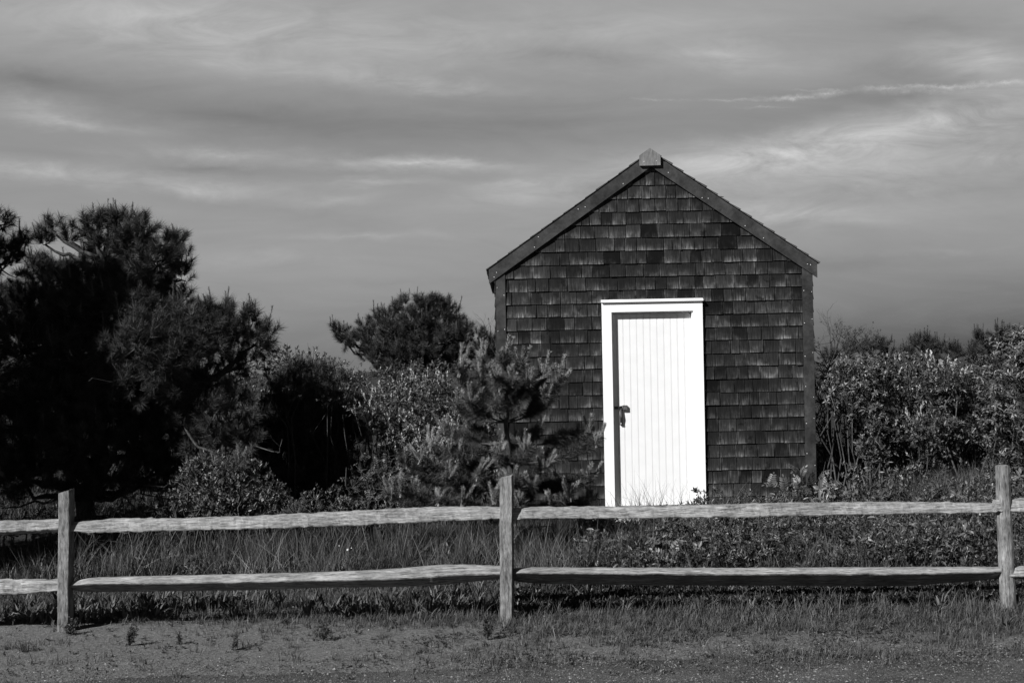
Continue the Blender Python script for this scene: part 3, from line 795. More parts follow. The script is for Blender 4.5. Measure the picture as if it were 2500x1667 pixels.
T_whorl = [needle_template(R1, 150, .13, (22, 75), (.07, .115), .0036, (.15, .75)) for _ in range(5)]
T_candle = [needle_template(R1, 100, s_, (25, 58), (.016, .030), .0036, (.45, .85), .007, .5) for s_ in (.10, .13, .16)]
T_whorl_y = [needle_template(R1, 120, .16, (35, 85), (.06, .095), .0034, (.1, .6)) for _ in range(5)]
T_candle_y = [needle_template(R1, int(1900 * s_), s_, (28, 58), (.022, .034), .0040, (.6, .95), .012, .55) for s_ in (.16, .20, .24)]

# ------------------------------------------------------------------ pines
def pad_points(c, rad, n, r, shell=0.55, upb=0.25):
    D = r.normal(0, 1, (n, 3)); D[:, 2] += upb; D /= np.linalg.norm(D, axis=1, keepdims=True)
    k = shell + (1 - shell) * r.random(n) ** .6
    return c + D * rad * k[:, None], D
def pine(label, base, pads, seed, dens=1.0, candles=0.18, trunk_r=0.09, mat=None, cat='pine tree', group=None, whorl=None, scale=1.0, hub=None, tone=0.5, trunkpts=None, lean=0.0, deadwood=0):
    r = np.random.default_rng(seed)
    base = np.asarray(base, float); root = empty('pine_tree', base, label, cat, group)
    cs = [P(px, py, Yd) for (px, py, rp, Yd) in pads]; rs = [max(rp * .85 - 7 * 11 / Yd, 7) * Yd / F for (px, py, rp, Yd) in pads]
    cen = np.mean(cs, axis=0); top = max(c[2] for c in cs)
    if trunkpts is None:
        hubp = np.array([cen[0], cen[1], min(top - .15, cen[2] + .35)]) if hub is None else np.asarray(hub, float)
        tp = curve_pts(base, hubp, 0, .025, 9)
    else: tp = np.array(trunkpts)
    wd = MB(); tube(wd, tp, np.linspace(trunk_r, trunk_r * .35, len(tp)), 8, lump=.12)
    cr_mb = MB()
    for c, rr in zip(cs, rs):
        # limb from trunk, start lower than pad
        zt = np.clip(c[2] - .45 * np.linalg.norm(c[:2] - cen[:2]) - .1, tp[0][2] + .25, tp[-1][2])
        j = int(np.argmin(np.abs(tp[:, 2] - zt))); lp = curve_pts(tp[j], c, .06, .035, 8)
        tube(wd, lp, np.linspace(trunk_r * .38, .010, 8), 5, lump=.15)
        rad = np.array([rr, rr * 1.15, rr * .92]); n = max(8, int(dens * 7.5 * (rr / .085) ** 2))
        pos, D = pad_points(c, rad, n, r, .35)
        dirs = D * .75 + np.array([0, 0, .75]) + r.normal(0, .25, (n, 3))
        scatter(cr_mb, whorl or T_whorl, pos, dirs, scale * r.uniform(.75, 1.15, n), np.clip(tone + r.normal(0, .13, n), .05, 1), r)
        m = r.random(n) < candles; m &= D[:, 2] > -.1; k = int(m.sum())
        if k:
            dd = dirs[m] / np.linalg.norm(dirs[m], axis=1, keepdims=True)
            up_ = dd * .35 + np.array([0, 0, 1.]) + r.normal(0, .1, (k, 3))
            scatter(cr_mb, T_candle, pos[m] + dd * .11 * scale, up_, scale * r.uniform(.8, 1.25, k), np.clip(tone + .15 + r.normal(0, .1, k), 0, 1), r)
        # twigs to some shoots
        for i in range(0, n, 3):
            a = c + (pos[i] - c) * .05; b_ = pos[i]; q = curve_pts(a, b_, .05, .05, 3)
            tube(wd, q, [.008, .006, .004], 3, cap=False)
    for i in range(deadwood):
        j = r.integers(1, len(tp) - 1); ang = r.uniform(math.pi, 2 * math.pi); ln = r.uniform(.5, 1.2)
        e = tp[j] + np.array([math.cos(ang) * ln, math.sin(ang) * ln * .8, r.uniform(-.3, .1)])
        q = curve_pts(tp[j], e, r.uniform(-.1, .1), .05, 8); tube(wd, q, np.linspace(.018, .004, 8), 4)
        for h in range(4):
            u = q[r.integers(3, 8)]; e2 = u + r.normal(0, .18, 3); tube(wd, curve_pts(u, e2, 0, .08, 4), [.006, .005, .004, .002], 3)
    cr_mb.build('crown', mat or M_needle, root)
    wd.build('trunk', M_bark, root, smooth=True)
    return root

Ya = 11.6
A_p = [(128,566,26,Ya),(111,598,22,Ya),(168,585,28,Ya),(222,560,36,Ya),(262,556,40,Ya+.2),(297,556,40,Ya),(352,572,42,Ya-.2),(405,598,34,Ya),(436,600,28,Ya),(445,642,38,Ya),(443,684,28,Ya),
 (385,650,60,Ya-.3),(327,618,58,Ya-.2),(272,620,48,Ya),(236,598,34,Ya+.2),(344,700,55,Ya-.2),(285,676,50,Ya-.1),(210,700,60,Ya-.2),(150,690,52,Ya),(95,672,42,Ya),(270,745,70,Ya-.4),
 (325,765,60,Ya-.5),(392,740,48,Ya),(440,738,32,Ya+.3),(180,780,85,Ya-.3),(80,760,70,Ya-.1),(60,860,95,Ya-.3),(190,880,95,Ya-.5),(310,860,80,Ya-.5),(390,820,55,Ya-.3),(120,980,110,Ya-.5),
 (270,980,90,Ya-.5),(30,1050,100,Ya-.5),(200,1080,100,Ya-.6),(340,1080,80,Ya-.2),(330,950,60,Ya-.7),(60,1160,75,Ya-.4),(170,1180,70,Ya-.5),(270,1170,70,Ya-.4),(360,1165,60,Ya),(430,1130,60,Ya+.2),(420,1040,60,Ya),(400,960,55,Ya-.2),(0,760,80,Ya),(150,700,60,Ya+.6),(230,660,55,Ya+.6),(300,700,60,Ya+.6),(370,720,60,Ya+.6),(220,780,80,Ya+.6),(120,820,80,Ya+.6),(320,840,80,Ya+.6),(200,960,100,Ya+.7),(60,960,100,Ya+.7),(400,880,70,Ya+.7),(350,1000,90,Ya+.7),(130,1100,90,Ya+.6),(0,1180,80,Ya-.2),(-60,1100,90,Ya)]
pine('large dark pine with a broad rounded top filling the left side', (P(215,1240,Ya)[0], Ya, .05), A_p, 31, 1.45, .16, .10, group=None, hub=P(255, 640, Ya), deadwood=5)
Yt = 10.9
pine('tall dark pine at the left edge, only its branch tips in the frame', (-6.6, 9.3, .0), [(2,550,24,Yt),(-50,590,45,Yt),(15,612,26,Yt),(50,604,22,Yt+.2),(5,660,60,Yt),(-100,660,90,Yt-.6),(-150,800,160,Yt-.8),(-60,900,120,Yt-.6),(-200,1000,170,Yt-1),
   (-350,560,140,Yt-1.2),(-480,700,180,Yt-1.4),(-450,900,200,Yt-1.4),(-650,600,150,Yt-1.6),(-700,800,200,Yt-1.8),(-300,420,120,Yt-1),(-500,450,130,Yt-1.5),(-380,1050,180,Yt-1.5),(-650,1030,180,Yt-1.8),(-250,330,110,10),(-400,250,140,9.8),(-560,280,150,9.6),(-700,350,150,9.4),(-350,450,120,10.2),(-200,480,80,10.4),(-160,370,70,10.4),(-820,480,170,9.3)],
   32, .8, .12, .13, hub=(-6.3, 9.5, 3.2), tone=.4)
Yb = 11.1
B_p = [(421,776,45,Yb),(459,786,50,Yb),(509,765,28,Yb),(549,765,26,Yb),(534,792,46,Yb),(612,796,38,Yb),(645,822,30,Yb),(622,842,42,Yb),(574,828,50,Yb),(497,822,60,Yb-.2),(425,822,60,Yb-.3),(370,800,45,Yb-.3),
 (440,868,52,Yb-.4),(510,872,45,Yb-.3),(400,900,60,Yb-.4),(340,850,60,Yb-.5),(500,930,45,Yb),(430,960,60,Yb-.2),(560,900,40,Yb),(480,1000,60,Yb),(600,885,30,Yb)]
pine('middle pine with upturned candle tips, stepping down to the right of the large pine', (P(470,1230,Yb)[0], Yb, .1), B_p, 33, 1.35, .24, .08, hub=P(480, 830, Yb), deadwood=6)
pine('low shaded pine with sparse needle tufts under the middle pine', (P(520,1230,10.9)[0], 10.9, .08), [(560,985,42,10.9),(600,1005,38,10.9),(525,1010,40,10.8),(590,1060,45,10.9),(540,1075,45,10.9),(620,1085,32,10.9),(500,1100,50,11),(450,1040,45,11),(560,1110,50,11)],
   34, .8, .05, .05, hub=P(550, 1010, 10.9), deadwood=5)
Yc = 13.6
pine('low pine with a brush of pale upright candles in the central gap', (P(780,1200,Yc)[0], Yc, .1), [(740,925,38,Yc),(780,935,45,Yc),(820,955,40,Yc-.1),(850,980,40,Yc-.2),(880,1005,30,Yc-.3),(770,990,55,Yc-.3),(700,960,50,Yc-.2),(680,1010,55,Yc-.5),(740,1040,70,Yc-.6),(820,1060,60,Yc-.5),(700,1090,70,Yc-.6),(790,1110,65,Yc-.7),(860,1080,45,Yc-.5),(640,1060,60,Yc-.6),(640,1130,60,Yc-.6),(690,1160,55,Yc-.8),(750,1165,55,Yc-.8),(810,1165,55,Yc-.8),(860,1150,45,Yc-.7),(640,1190,50,Yc-.9),(720,1200,50,Yc-1),(790,1200,50,Yc-1),(850,1195,45,Yc-1),(840,1020,50,Yc-.4),(870,1050,35,Yc-.4)],
   35, 1.5, .5, .06, hub=P(780, 960, Yc), tone=.48)
Ye = 16.0
E_p = [(832,812,24,Ye),(845,835,24,Ye),(870,842,24,Ye),(895,800,22,Ye),(918,790,22,Ye),(905,830,35,Ye),(945,780,28,Ye),(975,765,22,Ye),(985,750,20,Ye),(1025,752,30,Ye),(1055,755,30,Ye),(1085,752,26,Ye),(1098,770,22,Ye),(1060,790,40,Ye),(1010,800,45,Ye-.2),
 (960,820,45,Ye-.2),(1110,800,30,Ye),(1135,812,24,Ye),(1090,835,42,Ye-.2),(1030,850,45,Ye-.3),(930,865,35,Ye-.2),(980,870,40,Ye-.3),(1120,850,38,Ye),(1060,890,40,Ye),(1000,890,40,Ye),(950,900,40,Ye),(1110,890,40,Ye),(900,875,26,Ye)]
pine('bushy rounded pine standing alone against the sky left of the shed', (P(960,1090,Ye)[0], Ye, .2), E_p, 36, 1.9, .2, .09, hub=P(990, 850, Ye), scale=.9, tone=.55)
Yg = 17.0
pine('dark pine partly hidden behind the left corner of the shed', (P(1180,1090,Yg)[0], Yg, .2), [(1165,825,24,Yg),(1190,835,24,Yg),(1205,850,30,Yg),(1180,870,40,Yg),(1225,835,26,Yg),(1215,880,40,Yg),(1250,860,40,Yg)], 37, 1.0, .15, .06, tone=.4, scale=.9)
Yp = 19.0
far = [(2233,845,14,Yp),(2250,835,14,Yp),(2270,850,18,Yp),(2295,850,16,Yp),(2320,862,14,Yp),(2340,868,14,Yp),(2220,868,14,Yp),(2260,875,26,Yp),(2300,880,26,Yp)]
pine('low distant pine with thin upright candles on the right skyline', (P(2270,1000,Yp)[0], Yp, .25), far, 38, 1.0, .9, .05, tone=.42)
far2 = [(2390,826,12,Yp),(2432,818,18,Yp),(2452,822,12,Yp),(2375,848,12,Yp),(2410,845,20,Yp),(2445,848,22,Yp),(2365,868,14,Yp),(2420,870,26,Yp),(2470,830,12,Yp),(2380,880,20,Yp)]
pine('small distant pine rising over the shrubs near the right edge', (P(2420,1000,Yp)[0], Yp, .25), far2, 39, 1.0, .6, .05, tone=.42)
far3 = [(2135,850,18,16.5),(2155,855,22,16.5),(2110,862,20,16.5),(2170,872,20,16.5),(2060,868,26,16.5),(2030,880,24,16.5)]
pine('dark distant pine top behind the bare twigs right of the shed', (P(2120,1000,16.5)[0], 16.5, .25), far3, 40, 1.1, .3, .05, tone=.4)

# young pine in front of the shed wall
YY = 9.78
def young_pine():
    r = np.random.default_rng(77)
    base = np.array([P(1240, 1330, YY)[0], YY, .02])
    root = empty('pine_tree', base, 'young pine with pale upright candles in front of the shed wall', 'pine tree')
    tpx = [(1240,1330),(1247,1260),(1249,1190),(1246,1130),(1240,1080),(1234,1030),(1236,985),(1240,945),(1243,905)]
    tp = np.array([P(a, b_, YY + .02 * math.sin(i)) for i, (a, b_) in enumerate(tpx)])
    wd = MB(); tube(wd, tp, np.linspace(.036, .008, len(tp)), 8, lump=.08)
    cr_mb = MB()
    G = [ # candle base, tips, join index on the trunk, depth offset
     ((1124,915),[(1128,833),(1152,833),(1138,868)],5,-.1),((1178,900),[(1173,822),(1183,830)],6,.15),((1232,885),[(1243,818),(1256,822),(1226,850)],8,0),
     ((1273,895),[(1298,842),(1279,843),(1264,880)],7,-.1),((1321,935),[(1341,858),(1317,873),(1353,884),(1330,905)],6,.1),((1366,940),[(1382,866),(1394,906),(1360,892)],5,-.05),
     ((1222,945),[(1222,893),(1213,905)],7,-.3),((1250,940),[(1251,888)],7,-.3),((1118,1000),[(1116,944),(1128,950),(1105,978)],5,.1),((1150,985),[(1149,955)],5,-.25),
     ((1048,1100),[(1043,1036),(1057,1042),(1032,1080)],3,.1),((1102,1110),[(1107,1046),(1098,1072)],4,-.15),((1118,1118),[(1131,1082)],4,-.2),
     ((1219,1120),[(1231,1056),(1222,1080)],3,-.3),((1284,1112),[(1289,1046),(1297,1078)],3,-.25),((1437,1058),[(1426,1014),(1440,1012),(1453,1024)],4,.15),((1458,1085),[(1468,1050)],3,.1),
     ((1328,1150),[(1353,1097),(1322,1092),(1338,1120)],2,-.2),((1437,1180),[(1452,1132),(1465,1146),(1440,1158)],2,0),((1168,1165),[(1184,1110),(1196,1118),(1202,1125),(1175,1140)],2,-.35),
     ((1028,1130),[(1032,1083),(1048,1088),(1040,1102)],2,.0),((990,1135),[(986,1088),(1000,1095)],2,.1),((978,1205),[(980,1138),(984,1160)],1,-.1),((955,1215),[(957,1168)],1,.1),
     ((1091,1175),[(1092,1142)],2,-.35),((1150,1050),[(1155,1008)],4,.3),((1180,1080),[(1184,1040)],4,.3),((1085,1055),[(1080,1020)],4,.35),
     ((1380,1110),[(1388,1070)],3,.25),((1250,1180),[(1262,1140)],2,-.45),((1300,1200),[(1312,1160)],1,-.35),((1205,1225),[(1210,1190)],1,-.45),((1390,1215),[(1402,1180),(1412,1172)],1,-.1),((1130,1230),[(1135,1196)],1,-.4),
     ((1345,1240),[(1350,1205)],1,-.3),((1070,1230),[(1075,1195)],1,-.1),((1020,1215),[(1024,1180)],1,0),((1310,1060),[(1312,1030)],4,.4),((1010,1170),[(1004,1128),(1016,1134)],2,.2),
     ((1060,1150),[(1066,1112),(1052,1118)],2,.25),((1140,1140),[(1146,1102)],3,.1),((1360,1180),[(1366,1146)],2,.15),((1250,1090),[(1256,1060)],4,.35),((1234,975),[(1240,925),(1228,935)],6,-.2),((1215,1000),[(1210,960)],6,-.25),((1258,1000),[(1262,962)],6,-.2),((1205,930),[(1200,880)],6,-.2),((1290,940),[(1298,895)],6,-.15),((1335,985),[(1342,945)],5,-.1),((1170,930),[(1166,885)],6,-.1),((1440,1225),[(1448,1196)],1,.1),((1270,1235),[(1276,1205)],1,-.5)]
    for (bpx, tips, j, dz) in G:
        b_ = P(bpx[0], bpx[1], YY + dz * .9); s0 = tp[j]
        mid = (s0 + b_) / 2 + np.array([0, 0, -.10 * np.linalg.norm(b_[:2] - s0[:2]) - .03]); t = np.linspace(0, 1, 9)[:, None]
        q = (1 - t) ** 2 * s0 + 2 * t * (1 - t) * mid + t * t * b_
        tube(wd, q, np.linspace(.009, .005, 9), 5, cap=False)
        # long needles along the outer branch
        n = int(18 + 55 * np.linalg.norm(b_ - s0)); k = r.random(n) ** .7
        t2 = (1 - k * .55)[:, None]
        pos = (1 - t2) ** 2 * s0 + 2 * t2 * (1 - t2) * mid + t2 * t2 * b_
        tg = 2 * (1 - t2) * (mid - s0) + 2 * t2 * (b_ - mid); tg /= np.linalg.norm(tg, axis=1, keepdims=True)
        scatter(cr_mb, T_whorl_y, pos - tg * .03, tg + np.array([0, 0, .35]) + r.normal(0, .25, (n, 3)), r.uniform(.65, .95, n), np.clip(.40 + r.normal(0, .08, n), 0, 1), r)
        for i in range(len(tips) + 3):
            e = P(tips[i % len(tips)][0], tips[i % len(tips)][1], YY + dz * .9 + r.normal(0, .04)) if i < len(tips) else P(bpx[0] + r.normal(0, 16), bpx[1] - r.uniform(30, 55), YY + dz * .9 + r.normal(0, .08)); d = e - b_; ln = np.linalg.norm(d)
            k_ = int(np.argmin([abs(s_ - ln) for s_ in (.16, .20, .24)])); st = (.16, .20, .24)[k_]
            scatter(cr_mb, [T_candle_y[k_]], b_[None] + r.normal(0, .008, (1, 3)), d[None], np.array([max(ln / st * .95, .5)]), np.array([.92 + r.normal(0, .05)]), r)
    cr_mb.build('crown', M_needle_y, root); wd.build('trunk', M_bark, root, smooth=True)
young_pine()
def seedling(label, base, tips, Yd, seed, sc_=1.0, mat=None):
    r = np.random.default_rng(seed); b0 = P(*base, Yd); g = float(gh(b0[0], Yd)); b0g = np.array([b0[0], Yd, min(g, b0[2])])
    root = empty('pine_sapling', b0g, label, 'pine sapling'); wd = MB(); cr_mb = MB()
    tube(wd, curve_pts(b0g, b0, 0, .02, 5), np.linspace(.014, .008, 5), 5)
    for (tx, ty) in tips:
        e = P(tx, ty, Yd + r.normal(0, .05)); d = e - b0; ln = np.linalg.norm(d); st = .20
        scatter(cr_mb, [T_candle_y[1]], b0[None] + d * .15, d[None], np.array([max(ln * .85 / st, .4)]), np.array([.55]), r)
    n = int(14 * sc_); scatter(cr_mb, T_whorl_y, b0 + r.normal(0, .06, (n, 3)), r.normal(0, 1, (n, 3)) * .6 + [0, 0, .6], r.uniform(.6, .9, n), np.full(n, .45), r)
    cr_mb.build('crown', mat or M_needle_y, root); wd.build('trunk', M_bark, root)
seedling('pine sapling of thin upright candles growing out of the bayberry mound', (583, 1140), [(571,1108),(580,1085),(586,1078),(602,1092),(575,1100),(622,1120)], 10.4, 61)
seedling('small pine seedling brush above the rail right of the bayberry mound', (725, 1262), [(712,1228),(722,1222),(735,1226),(745,1232),(703,1234)], 9.6, 62, .5)

# ------------------------------------------------------------------ leafy shrubs
R2 = np.random.default_rng(12)
T_bay = [rosette(R2, 8, (.035, .055), .014, (15, 55), (.25, .8)) for _ in range(6)]
T_bay_hi = [rosette(R2, 9, (.035, .055), .014, (15, 55), (.25, .8), True) for _ in range(6)]
T_droop = [rosette(R2, 7, (.05, .075), .022, (50, 100), (.25, .75), False, .07, .5) for _ in range(6)]
T_spike = [rosette(R2, 12, (.022, .04), .013, (10, 40), (.5, .9), False, .06, .05) for _ in range(6)]
T_small = [rosette(R2, 7, (.02, .034), .012, (20, 80), (.2, .75), False, .04) for _ in range(6)]
T_pin = [pinnate(R2, 6, .16, .05, .018, arch=R2.uniform(.3, .7)) for _ in range(5)]
T_pin_s = [pinnate(R2, 5, .12, .036, .014, arch=R2.uniform(.3, .7), hi_=False) for _ in range(5)]
def bush(label, lumps, temps, mat, seed, dens=1.0, cell=.05, scale=1.0, tone=.5, stem=True, up=.6, extra=None, name='shrub', cat='shrub', group=None, stems_out=0, tw=M_twig, shell=.45, nst=2):
    r = np.random.default_rng(seed)
    cs = np.array([P(a, b_, y) for (a, b_, c, y) in lumps]); rs = np.array([c * y / F for (a, b_, c, y) in lumps])
    bx, by = cs[:, 0].mean(), cs[:, 1].mean(); base = np.array([bx, by, float(gh(bx, by))])
    root = empty(name, base, label, cat, group); fo = MB(); st = MB()
    for c, rr in zip(cs, rs):
        n = max(6, int(dens * 4.5 * (rr / cell) ** 2)); rad = np.array([rr, rr * 1.15, rr])
        pos, D = pad_points(c, rad, n, r, shell, .15); pos = pos + r.normal(0, rr * .08, (n, 3))
        keep = pos[:, 2] > gh(pos[:, 0], pos[:, 1]) + .02
        pos, D = pos[keep], D[keep]; n = len(pos)
        dirs = D * .7 + np.array([0, 0, up]) + r.normal(0, .3, (n, 3))
        cl = gnoise(pos[:, 0] * 3, pos[:, 2] * 3 + pos[:, 1] * 2, 2.2) * .1
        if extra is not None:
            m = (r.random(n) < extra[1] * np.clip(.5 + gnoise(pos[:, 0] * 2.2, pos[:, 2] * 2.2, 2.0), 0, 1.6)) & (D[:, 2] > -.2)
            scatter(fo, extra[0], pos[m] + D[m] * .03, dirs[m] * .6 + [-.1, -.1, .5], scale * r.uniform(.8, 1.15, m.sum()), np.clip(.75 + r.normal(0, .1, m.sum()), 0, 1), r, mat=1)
            pos, dirs, cl = pos[~m], dirs[~m], cl[~m]; n = len(pos)
        scatter(fo, temps, pos, dirs, scale * r.uniform(.7, 1.2, n), np.clip(tone + cl + r.normal(0, .10, n), .02, 1), r)
        if stem:
            g0 = np.array([bx + (c[0] - bx) * .93, by + (c[1] - by) * .93, 0.]); g0[2] = gh(g0[0], g0[1]) - .012
            if np.linalg.norm(g0 - base) > .05: tube(st, curve_pts(base - [0, 0, .012], g0, 0, .01, 6), .008, 4)   # creeping root runner
            tube(st, curve_pts(g0, c, -.03, .04, 6), np.linspace(.011, .004, 6), 4, cap=False)
            for i in range(nst - 1):
                s0 = base + np.array([r.normal(0, .12), r.normal(0, .1), -.02]); s0[0] += (c[0] - bx) * .93; s0[1] += (c[1] - by) * .93; s0[2] = gh(s0[0], s0[1]) - .02
                q = curve_pts(s0, c + r.normal(0, rr * .5, 3), -.03, .04, 6); tube(st, q, np.linspace(.012, .004, 6), 4, cap=False)
            for i in range(0, min(n, 24)):
                tube(st, curve_pts(c, pos[i], 0, .06, 3), [.005, .004, .002], 3, cap=False)
    for i in range(stems_out):
        c = cs[r.integers(len(cs))]; e = c + np.array([r.normal(0, .2), 0, r.uniform(.25, .4)])
        tube(st, curve_pts(c, e, 0, .06, 6), np.linspace(.005, .0015, 6), 3)
    fo.build('foliage', [mat] + ([extra[2]] if extra is not None else []), root)
    if stem or stems_out: st.build('stems', tw, root)
    return root
def row(x0, x1, ytop, ybot, Yd, step=55, rr=(30, 45), seed=0, yj=.25):
    r = np.random.default_rng(900 + seed); o = []
    x = x0
    while x < x1:
        t = (x - x0) / (x1 - x0); top = np.interp(t, np.linspace(0, 1, len(ytop)), ytop)
        y = top + rr[0]
        while y < ybot:
            rad = r.uniform(*rr); o.append((x + r.normal(0, 12), y + r.normal(0, 6), rad, Yd + r.normal(0, yj) - .0012 * (y - top))); y += rad * 1.25
        x += step * r.uniform(.8, 1.2)
    return o
# back row seen between pines
bush('grey-green leafy thicket on the skyline between the two left pines', row(610, 830, [872, 866, 862, 868], 1010, 15.2, seed=1), T_bay, M_leaf, 201, 1.0, .055, 1.0, stems_out=10, tone=.5)
bush('ragged leafy brush sloping down between the middle pine and the pale bayberry', [(650,905,24,12.6),(690,925,24,12.5),(735,900,20,12.6),(775,935,24,12.5),(815,925,24,12.6),(850,955,26,12.5),(880,935,26,12.7),(800,975,22,12.4),(865,1000,22,12.4),(720,965,20,12.4)], T_small, M_leaf, 219, 1.0, .05, 1.2, tone=.4, nst=1)
bush('leafy thicket under the lone round pine left of the shed', row(830, 1010, [880, 905, 885], 1040, 14.4, seed=2), T_small, M_leaf, 202, 1.1, .05, 1.3, tone=.42)
bush('domed fine-leaved shrub behind the young pine, left of the shed', row(960, 1210, [905, 880, 890, 915], 1090, 13.6, seed=3), T_small, M_leaf, 203, 1.1, .048, 1.2, tone=.42)
bush('dim leafy bush in the shade below the middle pine', row(470, 640, [905, 900, 925], 990, 13.6, seed=4), T_bay, M_leaf, 204, .9, .055, 1.0, tone=.5)
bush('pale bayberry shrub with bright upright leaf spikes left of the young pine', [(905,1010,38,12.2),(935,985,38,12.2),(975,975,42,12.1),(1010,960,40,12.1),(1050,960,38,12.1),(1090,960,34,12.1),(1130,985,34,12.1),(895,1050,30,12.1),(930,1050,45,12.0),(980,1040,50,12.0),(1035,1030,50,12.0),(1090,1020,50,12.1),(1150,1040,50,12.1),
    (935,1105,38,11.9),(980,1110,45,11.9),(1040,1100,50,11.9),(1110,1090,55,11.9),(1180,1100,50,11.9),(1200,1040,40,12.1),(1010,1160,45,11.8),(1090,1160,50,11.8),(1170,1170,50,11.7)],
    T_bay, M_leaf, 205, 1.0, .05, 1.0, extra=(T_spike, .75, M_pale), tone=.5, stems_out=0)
bush('drooping dark shrub with ferny compound leaves beside the black gap', [(880,1150,26,10.7),(900,1175,34,10.6),(860,1190,28,10.6),(935,1150,30,10.7),(940,1195,40,10.6),(980,1200,38,10.6),(850,1215,24,10.6),(900,1222,36,10.5)], T_pin_s, M_dleaf, 206, .8, .06, 1.0, tone=.62, up=.15)
bush('rounded bayberry mound with small upright leaves behind the left top rail', [(500,1145,30,10.35),(475,1160,34,10.35),(530,1150,34,10.35),(580,1165,34,10.35),(625,1165,34,10.35),(655,1190,30,10.35),(460,1200,36,10.3),(520,1200,45,10.3),(585,1210,45,10.3),(640,1222,40,10.3),(500,1240,40,10.2),(570,1250,40,10.2),(640,1258,34,10.2)],
    T_bay_hi, M_leaf, 207, 1.15, .048, .85, tone=.50)
bush('low strip of bayberry joining the mound and the ferny shrub', [(690,1218,26,10.3),(730,1222,24,10.3),(770,1220,24,10.3),(810,1222,26,10.3),(850,1238,24,10.2),(700,1250,32,10.2),(760,1252,30,10.2),(820,1256,30,10.2),(880,1258,30,10.2),(940,1250,34,10.2),(1000,1250,34,10.1)], T_bay_hi, M_leaf, 208, 1.0, .048, .75, tone=.42)
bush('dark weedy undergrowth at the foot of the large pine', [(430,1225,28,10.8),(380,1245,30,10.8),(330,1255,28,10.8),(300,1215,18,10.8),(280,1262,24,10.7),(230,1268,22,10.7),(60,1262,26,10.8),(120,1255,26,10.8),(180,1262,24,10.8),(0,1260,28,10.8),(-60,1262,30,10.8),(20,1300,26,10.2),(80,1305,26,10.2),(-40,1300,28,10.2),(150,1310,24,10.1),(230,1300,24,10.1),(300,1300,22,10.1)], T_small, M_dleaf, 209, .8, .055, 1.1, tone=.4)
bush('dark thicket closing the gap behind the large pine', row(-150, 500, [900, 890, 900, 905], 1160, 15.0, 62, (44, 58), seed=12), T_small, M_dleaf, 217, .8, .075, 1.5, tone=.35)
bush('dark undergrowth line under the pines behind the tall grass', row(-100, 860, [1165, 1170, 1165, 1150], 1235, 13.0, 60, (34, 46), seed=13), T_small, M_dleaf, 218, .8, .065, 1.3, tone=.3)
# right side
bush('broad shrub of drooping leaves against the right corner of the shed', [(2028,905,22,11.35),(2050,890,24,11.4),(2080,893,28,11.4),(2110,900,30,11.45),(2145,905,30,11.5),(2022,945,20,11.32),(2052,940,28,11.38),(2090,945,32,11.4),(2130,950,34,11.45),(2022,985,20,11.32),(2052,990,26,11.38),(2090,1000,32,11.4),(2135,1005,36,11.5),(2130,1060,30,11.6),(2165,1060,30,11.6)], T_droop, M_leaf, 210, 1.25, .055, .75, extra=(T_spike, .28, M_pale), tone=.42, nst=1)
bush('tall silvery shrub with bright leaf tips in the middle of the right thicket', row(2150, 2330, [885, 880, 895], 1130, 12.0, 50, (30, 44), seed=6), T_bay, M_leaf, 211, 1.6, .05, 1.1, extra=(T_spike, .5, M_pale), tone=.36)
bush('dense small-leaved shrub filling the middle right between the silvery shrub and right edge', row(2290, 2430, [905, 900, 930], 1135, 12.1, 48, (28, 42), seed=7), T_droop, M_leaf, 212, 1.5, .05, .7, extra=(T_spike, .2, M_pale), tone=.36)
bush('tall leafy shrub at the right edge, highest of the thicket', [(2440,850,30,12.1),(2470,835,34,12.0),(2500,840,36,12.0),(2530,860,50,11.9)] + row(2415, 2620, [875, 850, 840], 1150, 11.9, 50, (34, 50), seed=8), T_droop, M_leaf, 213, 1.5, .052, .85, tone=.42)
bush('hazy skyline thicket behind the right-hand shrubs', row(2000, 2560, [885, 878, 872, 880, 885, 880], 990, 15.6, 55, (26, 36), seed=9), T_small, M_leaf, 214, .8, .055, 1.3, tone=.4)
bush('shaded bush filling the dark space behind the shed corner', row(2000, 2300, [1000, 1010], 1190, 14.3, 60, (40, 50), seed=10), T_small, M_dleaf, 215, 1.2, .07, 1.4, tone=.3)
# low growth on the bank at right
bush('low bank of mixed leafy growth behind the rightmost post', row(2230, 2620, [1140, 1120, 1125], 1200, 11.5, 50, (26, 36), seed=11), T_bay, M_dleaf, 216, .9, .055, .9, tone=.6)

